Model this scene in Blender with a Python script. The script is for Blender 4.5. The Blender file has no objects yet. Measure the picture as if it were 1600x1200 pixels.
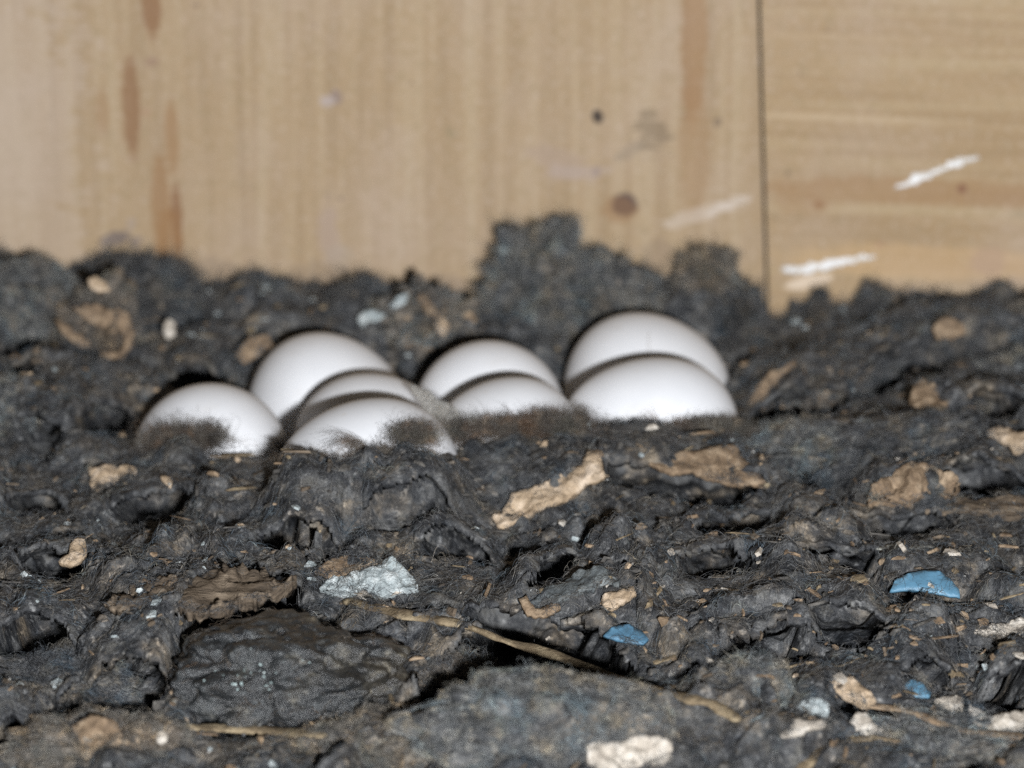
import bpy, bmesh, math
import numpy as np
from mathutils import Vector, Matrix
from mathutils.bvhtree import BVHTree

S = bpy.context.scene
COL = S.collection
rng = np.random.default_rng(7)

# ------------------------------------------------------------------ camera, light, exposure
PITCH, DIST, FRAME = math.radians(20), 0.90, 0.235
CAM = np.array([0, -DIST * math.cos(PITCH), DIST * math.sin(PITCH)])
FWD = np.array([0, math.cos(PITCH), -math.sin(PITCH)])
UP = np.array([0, math.sin(PITCH), math.cos(PITCH)])
RT = np.array([1.0, 0, 0])
cam = bpy.data.cameras.new('camera')
cam.sensor_width = 36.0
cam.lens = 36.0 * DIST / FRAME
cam.clip_start, cam.clip_end = 0.02, 50
cam.dof.use_dof = True
cam.dof.focus_distance = 0.815
cam.dof.aperture_fstop = 12.0
co = bpy.data.objects.new('camera', cam)
COL.objects.link(co)
co.location = CAM
co.rotation_euler = (math.pi / 2 - PITCH, 0, 0)
S.camera = co

w = bpy.data.worlds.new('World')
S.world = w
w.use_nodes = True
bg = w.node_tree.nodes['Background']
bg.inputs[0].default_value = (0.9, 0.95, 1.0, 1)
bg.inputs[1].default_value = 0.014

# the flash of the camera: a small lamp to the lower right of the lens
fl = bpy.data.lights.new('flash', 'AREA')
fl.shape = 'RECTANGLE'
fl.size, fl.size_y = 0.030, 0.018
fl.energy = 12.6
fl.color = (0.975, 0.985, 1.0)
fo = bpy.data.objects.new('flash', fl)
COL.objects.link(fo)
fo.location = CAM + RT * 0.072 - UP * 0.055
fo.rotation_euler = (Vector((0, 0.01, -0.005)) - fo.location).to_track_quat('-Z', 'Y').to_euler()

S.view_settings.view_transform = 'Standard'
S.view_settings.look = 'None'
S.view_settings.exposure = 0.0
S.view_settings.gamma = 1.0
S.view_settings.use_curve_mapping = False
S.cycles.use_denoising = False
S.cycles.sample_clamp_direct = 2.5
S.cycles.sample_clamp_indirect = 1.5
S.cycles.max_bounces = 6
S.cycles.diffuse_bounces = 2

# ------------------------------------------------------------------ helpers
def ray(px, py):
    u = (px - 800) / 1600 * FRAME
    v = (600 - py) / 1600 * FRAME
    return FWD * DIST + RT * u + UP * v

def at_y(px, py, y):
    d = ray(px, py)
    return CAM + d * ((y - CAM[1]) / d[1])

def on_plane(px, py, p0, n):
    d = ray(px, py)
    return CAM + d * (np.dot(p0 - CAM, n) / np.dot(d, n))

def _h(ix, iy, iz, seed):
    n = (ix * 374761393 + iy * 668265263 + iz * 2147483647 + seed * 1274126177).astype(np.int64) & 0xffffffff
    n = ((n ^ (n >> 13)) * 1274126177) & 0xffffffff
    n = ((n ^ (n >> 16)) * 2246822519) & 0xffffffff
    return ((n ^ (n >> 15)) & 0xffffff) / float(0xffffff) * 2 - 1

def noise3(x, y, z, seed=0):
    x, y, z = np.broadcast_arrays(np.asarray(x, float), np.asarray(y, float), np.asarray(z, float))
    fx, fy, fz = np.floor(x), np.floor(y), np.floor(z)
    ix, iy, iz = fx.astype(np.int64), fy.astype(np.int64), fz.astype(np.int64)
    tx, ty, tz = x - fx, y - fy, z - fz
    tx, ty, tz = [t * t * t * (t * (t * 6 - 15) + 10) for t in (tx, ty, tz)]
    r = 0
    for a in (0, 1):
        for b in (0, 1):
            for c in (0, 1):
                r = r + _h(ix + a, iy + b, iz + c, seed) * (tx if a else 1 - tx) * (ty if b else 1 - ty) * (tz if c else 1 - tz)
    return r

def fbm(x, y, z, seed=0, octv=4, gain=0.5):
    r, a, f = 0, 1.0, 1.0
    for k in range(octv):
        r = r + a * noise3(x * f, y * f, z * f, seed + k * 17)
        a *= gain
        f *= 2.03
    return r

def smooth(a, b, x):
    t = np.clip((x - a) / (b - a), 0, 1)
    return t * t * (3 - 2 * t)

def tag(o, label=None, cat=None, group=None, kind=None):
    if label: o['label'] = label
    if cat: o['category'] = cat
    if group: o['group'] = group
    if kind: o['kind'] = kind
    return o

def mesh_obj(name, verts, faces, mat, parent=None, smooth_shade=True):
    me = bpy.data.meshes.new(name)
    me.from_pydata([tuple(v) for v in verts], [], faces)
    me.update()
    if smooth_shade:
        me.polygons.foreach_set('use_smooth', [True] * len(me.polygons))
    o = bpy.data.objects.new(name, me)
    COL.objects.link(o)
    if mat: me.materials.append(mat)
    if parent: o.parent = parent
    return o

# ------------------------------------------------------------------ materials
class NT:
    def __init__(self, name):
        self.m = bpy.data.materials.new(name)
        self.m.use_nodes = True
        self.t = self.m.node_tree
        self.b = self.t.nodes['Principled BSDF']
    def n(self, typ, **kw):
        nd = self.t.nodes.new(typ)
        for k, v in kw.items():
            if k.startswith('i_'):
                nd.inputs[k[2:].replace('_', ' ')].default_value = v
            else:
                setattr(nd, k, v)
        return nd
    def l(self, a, b):
        self.t.links.new(a, b)
    def math(self, op, a, b=None, c=None, clamp=False):
        nd = self.n('ShaderNodeMath', operation=op, use_clamp=clamp)
        for i, v in enumerate((a, b, c)):
            if v is None: continue
            if isinstance(v, (int, float)): nd.inputs[i].default_value = v
            else: self.l(v, nd.inputs[i])
        return nd.outputs[0]
    def noise(self, scale, detail=4, vec=None, rough=0.55, vscale=None, dist=0.0):
        if vec is None:
            vec = self.n('ShaderNodeTexCoord').outputs['Object']
        if vscale:
            mp = self.n('ShaderNodeMapping')
            mp.inputs['Scale'].default_value = vscale
            self.l(vec, mp.inputs['Vector'])
            vec = mp.outputs[0]
        nd = self.n('ShaderNodeTexNoise')
        nd.inputs['Scale'].default_value = scale
        nd.inputs['Detail'].default_value = detail
        nd.inputs['Roughness'].default_value = rough
        nd.inputs['Distortion'].default_value = dist
        self.l(vec, nd.inputs['Vector'])
        return nd.outputs[0]
    def ramp(self, fac, stops):
        nd = self.n('ShaderNodeValToRGB')
        e = nd.color_ramp.elements
        while len(e) < len(stops): e.new(0.5)
        for k, (p, c) in enumerate(stops):
            e[k].position = p
            e[k].color = (*c, 1)
        self.l(fac, nd.inputs[0])
        return nd.outputs[0]
    def mix(self, fac, a, b, mode='MIX'):
        nd = self.n('ShaderNodeMix', data_type='RGBA', blend_type=mode)
        for sock, v in ((nd.inputs[0], fac), (nd.inputs[6], a), (nd.inputs[7], b)):
            if isinstance(v, (int, float)): sock.default_value = v
            elif isinstance(v, tuple): sock.default_value = (*v, 1)
            else: self.l(v, sock)
        return nd.outputs[2]
    def bump(self, h, strength=0.5, dist=0.001):
        nd = self.n('ShaderNodeBump')
        nd.inputs['Strength'].default_value = strength
        nd.inputs['Distance'].default_value = dist
        self.l(h, nd.inputs['Height'])
        self.l(nd.outputs[0], self.b.inputs['Normal'])
    def base(self, c, rough=0.8, spec=0.3):
        if isinstance(c, tuple): self.b.inputs['Base Color'].default_value = (*c, 1)
        else: self.l(c, self.b.inputs['Base Color'])
        self.b.inputs['Roughness'].default_value = rough
        self.b.inputs['Specular IOR Level'].default_value = spec
        return self.m

def mat_fur(name, stops, warm, cool):
    k = NT(name)
    r = k.n('ShaderNodeHairInfo').outputs['Random']
    c = k.ramp(r, stops)
    pos = k.n('ShaderNodeNewGeometry').outputs['Position']
    f1 = k.math('MULTIPLY', k.math('SUBTRACT', k.noise(130, 5, pos, 0.65), 0.50), 7, clamp=True)
    c = k.mix(f1, c, warm, 'MULTIPLY')
    mp = k.n('ShaderNodeMapping'); mp.inputs['Location'].default_value = (3.1, 1.7, 0.4); k.l(pos, mp.inputs['Vector'])
    f2 = k.math('MULTIPLY', k.math('SUBTRACT', k.noise(110, 5, mp.outputs[0], 0.65), 0.50), 7, clamp=True)
    c = k.mix(f2, c, cool, 'MULTIPLY')
    mp = k.n('ShaderNodeMapping'); mp.inputs['Location'].default_value = (7.3, 4.1, 2.4); k.l(pos, mp.inputs['Vector'])
    f3 = k.math('MULTIPLY', k.math('SUBTRACT', k.noise(420, 4, mp.outputs[0], 0.65), 0.53), 7, clamp=True)
    c = k.mix(f3, c, (2.5, 2.35, 2.1), 'MULTIPLY')
    mp = k.n('ShaderNodeMapping'); mp.inputs['Location'].default_value = (1.3, 9.1, 5.4); k.l(pos, mp.inputs['Vector'])
    f4 = k.math('MULTIPLY', k.math('SUBTRACT', k.noise(210, 5, mp.outputs[0], 0.7), 0.52), 8, clamp=True)
    c = k.mix(f4, c, (0.42, 0.42, 0.43), 'MULTIPLY')
    mp = k.n('ShaderNodeMapping'); mp.inputs['Location'].default_value = (2.3, 6.1, 8.4); k.l(pos, mp.inputs['Vector'])
    f5 = k.math('MULTIPLY', k.math('SUBTRACT', k.noise(165, 6, mp.outputs[0], 0.7), 0.55), 7, clamp=True)
    c = k.mix(k.math('MULTIPLY', f5, 0.6), c, (0.21, 0.195, 0.165))
    k.base(c, 0.38, 0.5)
    return k.m

FUR = mat_fur('dark_fur', [(0.0, (0.028, 0.031, 0.035)), (0.5, (0.057, 0.061, 0.068)), (0.9, (0.105, 0.109, 0.115)), (1.0, (0.15, 0.148, 0.14))], (1.7, 1.4, 1.05), (0.92, 1.2, 1.42))
FUR_BLUE = mat_fur('grey_fur', [(0.0, (0.062, 0.067, 0.070)), (0.6, (0.125, 0.132, 0.135)), (1.0, (0.26, 0.265, 0.26))], (1.7, 1.4, 1.05), (1.1, 1.35, 1.5))
FUR_BROWN = mat_fur('brown_fur', [(0.0, (0.060, 0.055, 0.050)), (0.6, (0.13, 0.121, 0.108)), (1.0, (0.28, 0.255, 0.22))], (1.6, 1.3, 0.95), (0.8, 0.95, 1.05))

FUR_DARK = mat_fur('dark_brown_fur', [(0.0, (0.026, 0.021, 0.017)), (0.6, (0.055, 0.045, 0.037)), (1.0, (0.11, 0.095, 0.078))], (1.5, 1.1, 0.8), (1.0, 1.1, 1.1))

def mat_felt(name, stops, scale=180, rough=0.5):
    k = NT(name)
    a = k.noise(scale, 9, None, 0.68)
    c = k.ramp(a, stops)
    a2 = k.noise(scale * 3.3, 6, None, 0.65)
    c = k.mix(k.math('MULTIPLY', k.math('SUBTRACT', a2, 0.55), 6, clamp=True), c, tuple(v * 2.2 for v in stops[-1][1]))
    w1 = k.math('MULTIPLY', k.math('SUBTRACT', k.noise(75, 5, None, 0.62), 0.52), 7, clamp=True)
    c = k.mix(w1, c, (2.1, 1.7, 1.25), 'MULTIPLY')
    w2 = k.math('MULTIPLY', k.math('SUBTRACT', k.noise(95, 5, None, 0.62, (1.1, 0.9, 1.3)), 0.52), 7, clamp=True)
    c = k.mix(w2, c, (0.36, 0.40, 0.46), 'MULTIPLY')
    f5 = k.math('MULTIPLY', k.math('SUBTRACT', k.noise(150, 6, None, 0.7, (1, 1.2, 0.9)), 0.55), 7, clamp=True)
    if rough > 0.4: c = k.mix(k.math('MULTIPLY', f5, 0.5), c, (0.19, 0.18, 0.155))
    k.base(c, rough, 0.45 if rough > 0.4 else 0.8)
    k.bump(k.noise(520, 6, None, 0.66), 0.8 if rough > 0.4 else 0.7, 0.0015)
    return k.m

FELT = mat_felt('matted_felt', [(0.36, (0.010, 0.011, 0.013)), (0.5, (0.041, 0.043, 0.047)), (0.62, (0.115, 0.116, 0.116))])
FELT_BROWN = mat_felt('brown_felt', [(0.3, (0.026, 0.022, 0.018)), (0.5, (0.085, 0.072, 0.060)), (0.66, (0.19, 0.165, 0.135))])
FELT_WET = mat_felt('damp_black_felt', [(0.3, (0.007, 0.008, 0.009)), (0.5, (0.019, 0.021, 0.023)), (0.68, (0.05, 0.055, 0.057))], 180, 0.36)

def mat_chip(name, dark, mid, light, scale=260, rough=0.75, spec=0.25, bump=0.8):
    k = NT(name)
    a = k.noise(scale, 7, None, 0.62, None, 0.4)
    c = k.ramp(a, [(0.28, dark), (0.5, mid), (0.68, light)])
    dirt = k.noise(190, 6, None, 0.7)
    c = k.mix(k.math('MULTIPLY', k.math('SUBTRACT', dirt, 0.56), 5, clamp=True), c, tuple(v * 0.55 for v in mid))
    k.base(c, rough, spec)
    k.bump(k.noise(700, 6, None, 0.65), bump, 0.001)
    return k.m

TAN = mat_chip('tan_bark', (0.16, 0.11, 0.065), (0.46, 0.35, 0.24), (0.66, 0.54, 0.42))
TAN2 = mat_chip('brown_bark', (0.07, 0.05, 0.035), (0.24, 0.17, 0.11), (0.42, 0.32, 0.22))
BONE = mat_chip('pale_bone', (0.22, 0.185, 0.15), (0.50, 0.45, 0.385), (0.70, 0.66, 0.60))
GREYROCK = mat_chip('pale_grey_crust', (0.16, 0.19, 0.20), (0.40, 0.45, 0.46), (0.70, 0.74, 0.74), 420, bump=1.0)
STRAW = mat_chip('straw', (0.06, 0.046, 0.03), (0.21, 0.16, 0.10), (0.42, 0.34, 0.22), 200)
def mat_strip():
    k = NT('streaky_bark')
    a = k.noise(300, 6, None, 0.65, (0.12, 1, 1), 0.5)
    c = k.ramp(a, [(0.3, (0.035, 0.028, 0.022)), (0.5, (0.13, 0.10, 0.072)), (0.62, (0.24, 0.19, 0.14)), (0.75, (0.34, 0.28, 0.2))])
    k.base(c, 0.8, 0.2)
    k.bump(a, 1.0, 0.0015)
    return k.m
STRIP = mat_strip()
DULLSTRAW = mat_chip('dull_stalk', (0.06, 0.06, 0.055), (0.22, 0.22, 0.2), (0.42, 0.42, 0.38), 240)
BLUE = mat_chip('blue_shell', (0.05, 0.10, 0.14), (0.095, 0.22, 0.33), (0.17, 0.33, 0.46), 90, 0.45, 0.5, 0.3)
BLUE_DUST = mat_chip('dusty_blue_shell', (0.04, 0.07, 0.09), (0.075, 0.17, 0.26), (0.12, 0.26, 0.38), 220, 0.5, 0.4, 0.4)
RIM = mat_chip('pale_shell_edge', (0.4, 0.38, 0.34), (0.62, 0.62, 0.6), (0.75, 0.78, 0.78))

def mat_egg():
    k = NT('eggshell')
    a = k.noise(60, 6, None, 0.6)
    c = k.ramp(a, [(0.3, (0.645, 0.657, 0.685)), (0.7, (0.725, 0.738, 0.765))])
    d = k.noise(420, 3, None, 0.5)
    f = k.math('MULTIPLY', k.math('SUBTRACT', d, 0.70), 6, clamp=True)
    c = k.mix(k.math('MULTIPLY', f, 0.4), c, (0.55, 0.48, 0.38))
    sm = k.noise(85, 5, None, 0.65)
    c = k.mix(k.math('MULTIPLY', k.math('SUBTRACT', sm, 0.57), 1.6, clamp=True), c, (0.52, 0.47, 0.42))
    k.base(c, 0.62, 0.22)
    k.bump(k.noise(1500, 3), 0.06, 0.0004)
    return k.m
EGG = mat_egg()

# ------------------------------------------------------------------ back wall (two boards)
WALL_Y = 0.096

def mat_wood(name, vertical, stains, base_stops):
    k = NT(name)
    tc = k.n('ShaderNodeTexCoord').outputs['Object']
    sc = (1, 1, 0.035) if vertical else (0.035, 1, 1)
    sc2 = (1, 1, 0.10) if vertical else (0.10, 1, 1)
    g = k.noise(300, 3, tc, 0.55, sc, 0.0)
    c = k.ramp(g, base_stops)
    fine = k.noise(900, 4, tc, 0.7, sc2)
    f = k.math('MULTIPLY', k.math('SUBTRACT', fine, 0.5), 2.2, clamp=True)
    c = k.mix(k.math('MULTIPLY', f, 0.26), c, (0.40, 0.26, 0.14))
    # mottled grime
    mot = k.noise(28, 5, tc, 0.6)
    c = k.mix(k.math('MULTIPLY', k.math('SUBTRACT', mot, 0.45), 1.2, clamp=True), c, (0.46, 0.38, 0.34))
    blot = k.noise(330, 5, tc, 0.7)
    c = k.mix(k.math('MULTIPLY', k.math('SUBTRACT', blot, 0.5), 3.2, clamp=True), c, (0.28, 0.21, 0.12))
    gr = k.noise(620, 3, tc, 0.8)
    c = k.mix(k.math('MULTIPLY', k.math('SUBTRACT', gr, 0.52), 3.0, clamp=True), c, (0.50, 0.41, 0.33))
    pores = k.noise(1300, 2, tc, 0.5, (1, 1, 0.5) if vertical else (0.5, 1, 1))
    c = k.mix(k.math('MULTIPLY', k.math('SUBTRACT', pores, 0.55), 1.4, clamp=True), c, (0.36, 0.26, 0.17))
    spk = k.noise(340, 2, tc, 0.5)
    c = k.mix(k.math('MULTIPLY', k.math('SUBTRACT', spk, 0.70), 9, clamp=True), c, (0.16, 0.11, 0.08))
    wx = k.noise(160, 4, tc, 0.6)
    sp = k.n('ShaderNodeSeparateXYZ')
    k.l(tc, sp.inputs[0])
    X, Z = sp.outputs[0], sp.outputs[2]
    streak = k.noise(420, 4, tc, 0.65, (0.25, 1, 1.6))
    for (cx, cz, sx, sz, rot, colr, st, rag) in stains:
        ca, sa = math.cos(rot), math.sin(rot)
        dx = k.math('SUBTRACT', X, cx)
        dz = k.math('SUBTRACT', Z, cz)
        u = k.math('DIVIDE', k.math('ADD', k.math('MULTIPLY', dx, ca), k.math('MULTIPLY', dz, sa)), sx)
        v = k.math('DIVIDE', k.math('SUBTRACT', k.math('MULTIPLY', dz, ca), k.math('MULTIPLY', dx, sa)), sz)
        r = k.math('SQRT', k.math('ADD', k.math('MULTIPLY', u, u), k.math('MULTIPLY', v, v)))
        r = k.math('ADD', r, k.math('MULTIPLY', k.math('SUBTRACT', wx, 0.5), rag))
        r = k.math('ADD', r, k.math('MULTIPLY', k.math('SUBTRACT', streak, 0.5), rag))
        fac = k.math('MULTIPLY', k.math('SUBTRACT', 1.08, r), 3.0, clamp=True)
        c = k.mix(k.math('MULTIPLY', fac, st), c, colr)
    k.base(c, 0.65, 0.2)
    k.bump(fine, 0.15, 0.0005)
    return k.m

SEAM_T = at_y(1186, 0, WALL_Y)
SEAM_B = at_y(1199, 490, WALL_Y)
seam_dir = SEAM_T - SEAM_B
seam_at = lambda z: SEAM_B[0] + (z - SEAM_B[2]) / seam_dir[2] * seam_dir[0]
ANG = math.radians(7)

def wl(px, py):            # pixel -> coordinates of the left board (origin at the seam foot)
    p = at_y(px, py, WALL_Y)
    return p[0] - SEAM_B[0], p[2] - SEAM_B[2]

nR = np.array([-math.sin(ANG), -math.cos(ANG), 0])
eR = np.array([math.cos(ANG), -math.sin(ANG), 0])
pR = np.array([SEAM_B[0], WALL_Y, SEAM_B[2]])
def wr(px, py):
    p = on_plane(px, py, pR, nR)
    return float(np.dot(p - pR, eR)), p[2] - SEAM_B[2]

MM = FRAME / 1600 * 1.1     # metres per photo pixel at the wall
BR = (0.19, 0.085, 0.035)
BR2 = (0.26, 0.14, 0.06)
GY = (0.22, 0.17, 0.16)
def st(fn, px, py, rx, ry, rot, colr, s, rag=0.7):
    x, z = fn(px, py)
    return (x, z, rx * MM, ry * MM, math.radians(rot), colr, s, rag)
WHITE = (0.86, 0.86, 0.85)
left_stains = [
    st(wl, 237, 10, 16, 55, 0, BR, 0.65), st(wl, 205, 165, 15, 85, 0, BR, 0.6), st(wl, 160, 175, 12, 40, 0, BR2, 0.35),
    st(wl, 268, 215, 12, 65, 0, BR2, 0.55), st(wl, 252, 330, 16, 110, 0, BR2, 0.6), st(wl, 276, 340, 10, 60, 0, BR, 0.7),
    st(wl, 265, 380, 22, 60, 0, BR2, 0.5), st(wl, 1085, 60, 22, 150, 0, BR2, 0.55), st(wl, 1085, 230, 26, 120, 0, BR2, 0.3),
    st(wl, 975, 320, 22, 20, 0, (0.07, 0.055, 0.06), 1.0, 0.4), st(wl, 967, 327, 30, 24, 0, BR2, 0.5, 0.6),
    st(wl, 934, 182, 9, 12, 15, (0.06, 0.045, 0.035), 1.0, 0.4), st(wl, 1121, 191, 7, 8, 0, (0.18, 0.13, 0.09), 0.8, 0.5),
    st(wl, 1018, 207, 26, 30, 20, (0.17, 0.125, 0.08), 0.6, 2.6), st(wl, 985, 235, 28, 10, 30, (0.25, 0.2, 0.15), 0.5, 1.4),
    st(wl, 880, 255, 60, 22, -25, (0.33, 0.25, 0.2), 0.45, 1.8), st(wl, 902, 268, 50, 14, 0, (0.38, 0.31, 0.28), 0.4, 1.6),
    st(wl, 932, 268, 7, 8, 0, GY, 0.5), st(wl, 526, 152, 10, 14, 20, GY, 0.65, 0.6), st(wl, 512, 158, 14, 10, 0, (0.40, 0.35, 0.35), 0.6, 0.5),
    st(wl, 237, 97, 11, 9, 0, (0.26, 0.17, 0.12), 0.65), st(wl, 228, 175, 7, 8, 0, (0.34, 0.22, 0.14), 0.6),
    st(wl, 704, 207, 6, 11, 35, (0.25, 0.2, 0.12), 0.6), st(wl, 515, 365, 18, 55, 5, (0.34, 0.26, 0.22), 0.5, 1.5),
    st(wl, 530, 405, 22, 28, 0, (0.34, 0.28, 0.22), 0.4, 1.5),
    st(wl, 1095, 334, 78, 11, 18, (0.56, 0.49, 0.43), 0.36, 3.2), st(wl, 1138, 322, 34, 10, 22, (0.58, 0.52, 0.47), 0.4, 2.6),
    st(wl, 500, 430, 60, 22, 0, (0.24, 0.18, 0.13), 0.5, 2.2), st(wl, 330, 420, 50, 20, 0, (0.24, 0.18, 0.13), 0.5, 2.2), st(wl, 690, 445, 50, 20, 0, (0.24, 0.18, 0.13), 0.5, 2.2), st(wl, 1030, 400, 36, 26, 0, (0.24, 0.18, 0.13), 0.45, 2.2),
    st(wl, 180, 372, 26, 12, 15, (0.15, 0.12, 0.11), 0.85, 1.0), st(wl, 212, 378, 12, 8, 25, (0.2, 0.16, 0.14), 0.7, 0.9),
    st(wl, 205, 350, 8, 14, -20, (0.3, 0.24, 0.2), 0.5, 0.9), st(wl, 20, 250, 120, 460, 0, (0.47, 0.39, 0.33), 0.3, 2.4),
]
right_stains = [
    st(wr, 1460, 300, 300, 24, 0, BR2, 0.45), st(wr, 1280, 320, 10, 7, 0, (0.25, 0.14, 0.08), 0.8, 0.5), st(wr, 1255, 318, 46, 20, 0, BR2, 0.3),
    st(wr, 1503, 295, 9, 9, 0, (0.20, 0.10, 0.06), 0.85, 0.5), st(wr, 1375, 382, 8, 5, 0, (0.3, 0.18, 0.12), 0.6),
    st(wr, 1600, 336, 24, 7, 0, (0.3, 0.24, 0.16), 0.5), st(wr, 1264, 275, 7, 14, 0, (0.4, 0.3, 0.2), 0.4),
    st(wr, 1440, 410, 240, 30, 0, (0.55, 0.36, 0.18), 0.3), st(wr, 1340, 60, 160, 6, 0, (0.45, 0.34, 0.22), 0.3),
    st(wr, 1545, 410, 30, 26, 30, (0.35, 0.24, 0.18), 0.45, 1.3), st(wr, 1330, 185, 190, 7, 0, (0.62, 0.5, 0.35), 0.25),
    st(wr, 1262, 440, 40, 10, 15, (0.74, 0.62, 0.5), 0.6, 0.9),
]
WOODL = mat_wood('plywood_vertical', True, left_stains, [(0.35, (0.302, 0.216, 0.129)), (0.5, (0.344, 0.249, 0.152)), (0.65, (0.378, 0.287, 0.183))])
WOODR = mat_wood('plywood_level', False, right_stains, [(0.35, (0.302, 0.209, 0.116)), (0.5, (0.344, 0.244, 0.142)), (0.65, (0.378, 0.283, 0.170))])

ZB, ZT, TH = -0.06 - SEAM_B[2], 0.20 - SEAM_B[2], 0.012
def board(name, x0b, x0t, x1, mat, rotz, label):
    bm = bmesh.new()
    prof = [(x0b, ZB), (x1, ZB), (x1, ZT), (x0t, ZT)]
    f = bm.faces.new([bm.verts.new((x, 0, z)) for x, z in prof])
    r = bmesh.ops.extrude_face_region(bm, geom=[f])
    bmesh.ops.translate(bm, verts=[v for v in r['geom'] if isinstance(v, bmesh.types.BMVert)], vec=(0, TH, 0))
    bmesh.ops.recalc_face_normals(bm, faces=bm.faces)
    bmesh.ops.bevel(bm, geom=list(bm.edges), offset=0.0004, segments=2, affect='EDGES')
    me = bpy.data.meshes.new(name)
    bm.to_mesh(me); bm.free()
    me.materials.append(mat)
    o = bpy.data.objects.new(name, me)
    COL.objects.link(o)
    o.location = (SEAM_B[0], WALL_Y, SEAM_B[2])
    o.rotation_euler = (0, 0, rotz)
    return tag(o, label, 'wall board')
tl = seam_dir[0] / seam_dir[2]
GAP = 0.00035
board('wall_board', tl * ZB - GAP, tl * ZT - GAP, -0.42, WOODL, 0, 'wide pale plywood back board with upright grain and brown streaks')
rb = board('wall_board', tl * ZB + GAP, tl * ZT + GAP, 0.24, WOODR, -ANG, 'narrower pale plywood board with level grain and two bright white smears')

# white smears (dried droppings) on the right board: raised crust with ragged outline
k = NT('white_crust')
k.base(k.ramp(k.noise(500, 5, None, 0.6, (0.3, 1, 1)), [(0.35, (0.58, 0.54, 0.48)), (0.55, (0.78, 0.78, 0.78))]), 0.7, 0.3)
at_ = k.n('ShaderNodeAttribute', attribute_name='fade')
al = k.math('ADD', k.math('MULTIPLY', k.math('SUBTRACT', 0.85, at_.outputs['Fac']), 1.7), k.math('MULTIPLY', k.math('SUBTRACT', k.noise(700, 4, None, 0.65, (0.3, 1, 1)), 0.5), 3.5), clamp=True)
k.l(al, k.b.inputs['Alpha'])
CRUST = k.m
def smear(pts, widths, seed):
    """ragged raised streak along photo points on the right board"""
    P = np.array([wr(*p) for p in pts]); W = np.array(widths) * MM
    n = 60
    t = np.linspace(0, len(P) - 1, n)
    X = np.interp(t, range(len(P)), P[:, 0]); Z = np.interp(t, range(len(P)), P[:, 1]); Wd = np.interp(t, range(len(P)), W)
    d = np.gradient(np.stack([X, Z], 1), axis=0); d /= np.linalg.norm(d, axis=1)[:, None]
    nn = np.stack([-d[:, 1], d[:, 0]], 1)
    m = 7
    V, F, FA = [], [], []
    for i in range(n):
        for j in range(m):
            s = j / (m - 1) * 2 - 1
            rag = 1 + 0.5 * float(noise3(i * 0.45, 3.1 if s > 0 else 7.7, seed)) + 0.25 * float(noise3(i * 1.3, 1.1 if s > 0 else 5.7, seed))
            q = np.array([X[i], Z[i]]) + nn[i] * s * Wd[i] * rag
            h = (1 - s * s) * 0.0007 * (0.6 + 0.4 * float(noise3(i * 0.5, j * 0.8, seed + 3))) * min(1, Wd[i] / (2 * MM)) - 0.00008
            V.append((q[0], -h, q[1]))
            FA.append(max(abs(s) ** 2, abs(2 * i / (n - 1) - 1) ** 6))
    for i in range(n - 1):
        for j in range(m - 1):
            a = i * m + j
            F.append((a, a + 1, a + m + 1, a + m))
    o = mesh_obj('white_smear', V, F, CRUST, rb)
    fa = o.data.attributes.new('fade', 'FLOAT', 'POINT')
    fa.data.foreach_set('value', FA)
    return o
smear([(1395, 296), (1430, 281), (1470, 266), (1505, 250), (1535, 246)], [2.5, 8.5, 5.5, 9, 1.2], 1)
smear([(1220, 423), (1258, 420), (1300, 412), (1345, 402), (1372, 402)], [5, 10, 9, 7.5, 1.2], 2)

# ------------------------------------------------------------------ eggs (placed first: the ground is moulded round them)
EGGS = [  # px, py of the centre, depth, half length, half breadth, yaw, tilt, label
    (1012, 615, 0.042, 0.0202, 0.0197, 15, 0, 'white egg with a hairline crack, highest and farthest of the clutch'),
    (1016, 668, 0.004, 0.0205, 0.0164, 174, -3, 'large white egg at the right front of the clutch'),
    (767, 648, 0.025, 0.0188, 0.0179, 80, 10, 'white egg behind the middle front egg, below the tallest dark clump'),
    (790, 702, -0.012, 0.0178, 0.0166, 170, 0, 'half buried white egg in the middle front, left of the large right one'),
    (514, 643, 0.034, 0.0194, 0.0187, 20, 10, 'tall white egg at the back of the left group'),
    (588, 704, 0.002, 0.0192, 0.0182, 30, 0, 'white egg wedged between the back and front eggs of the left group'),
    (575, 740, -0.034, 0.0204, 0.0168, 172, 2, 'mostly buried white egg nearest the viewer with a dark tuft over it'),
    (335, 718, 0.000, 0.0188, 0.0180, 70, 8, 'leftmost white egg, dark fur tuft over its lower left side'),
]
def egg_local(n=48, m=64, a=1.0, b=1.0):
    V, F = [], []
    for i in range(n + 1):
        th = math.pi * i / n
        x = math.cos(th)
        r = math.sin(th) * (1 + 0.13 * x * -1.0) 
        for j in range(m):
            ph = 2 * math.pi * j / m
            V.append((a * x, b * r * math.cos(ph), b * r * math.sin(ph)))
    for i in range(n):
        for j in range(m):
            F.append((i * m + j, (i + 1) * m + j, (i + 1) * m + (j + 1) % m, i * m + (j + 1) % m))
    return V, F
egg_info = []
for (px, py, y, a, b, yaw, tilt, lab) in EGGS:
    c = at_y(px, py, y)
    V, F = egg_local(48, 64, a, b)
    o = mesh_obj('egg', V, F, EGG)
    o.location = c
    o.rotation_euler = (0, math.radians(tilt), math.radians(yaw))
    tag(o, lab, 'egg', 'clutch of white eggs')
    R = np.array(o.rotation_euler.to_matrix())
    egg_info.append((c, R, a, b, o))

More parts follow.
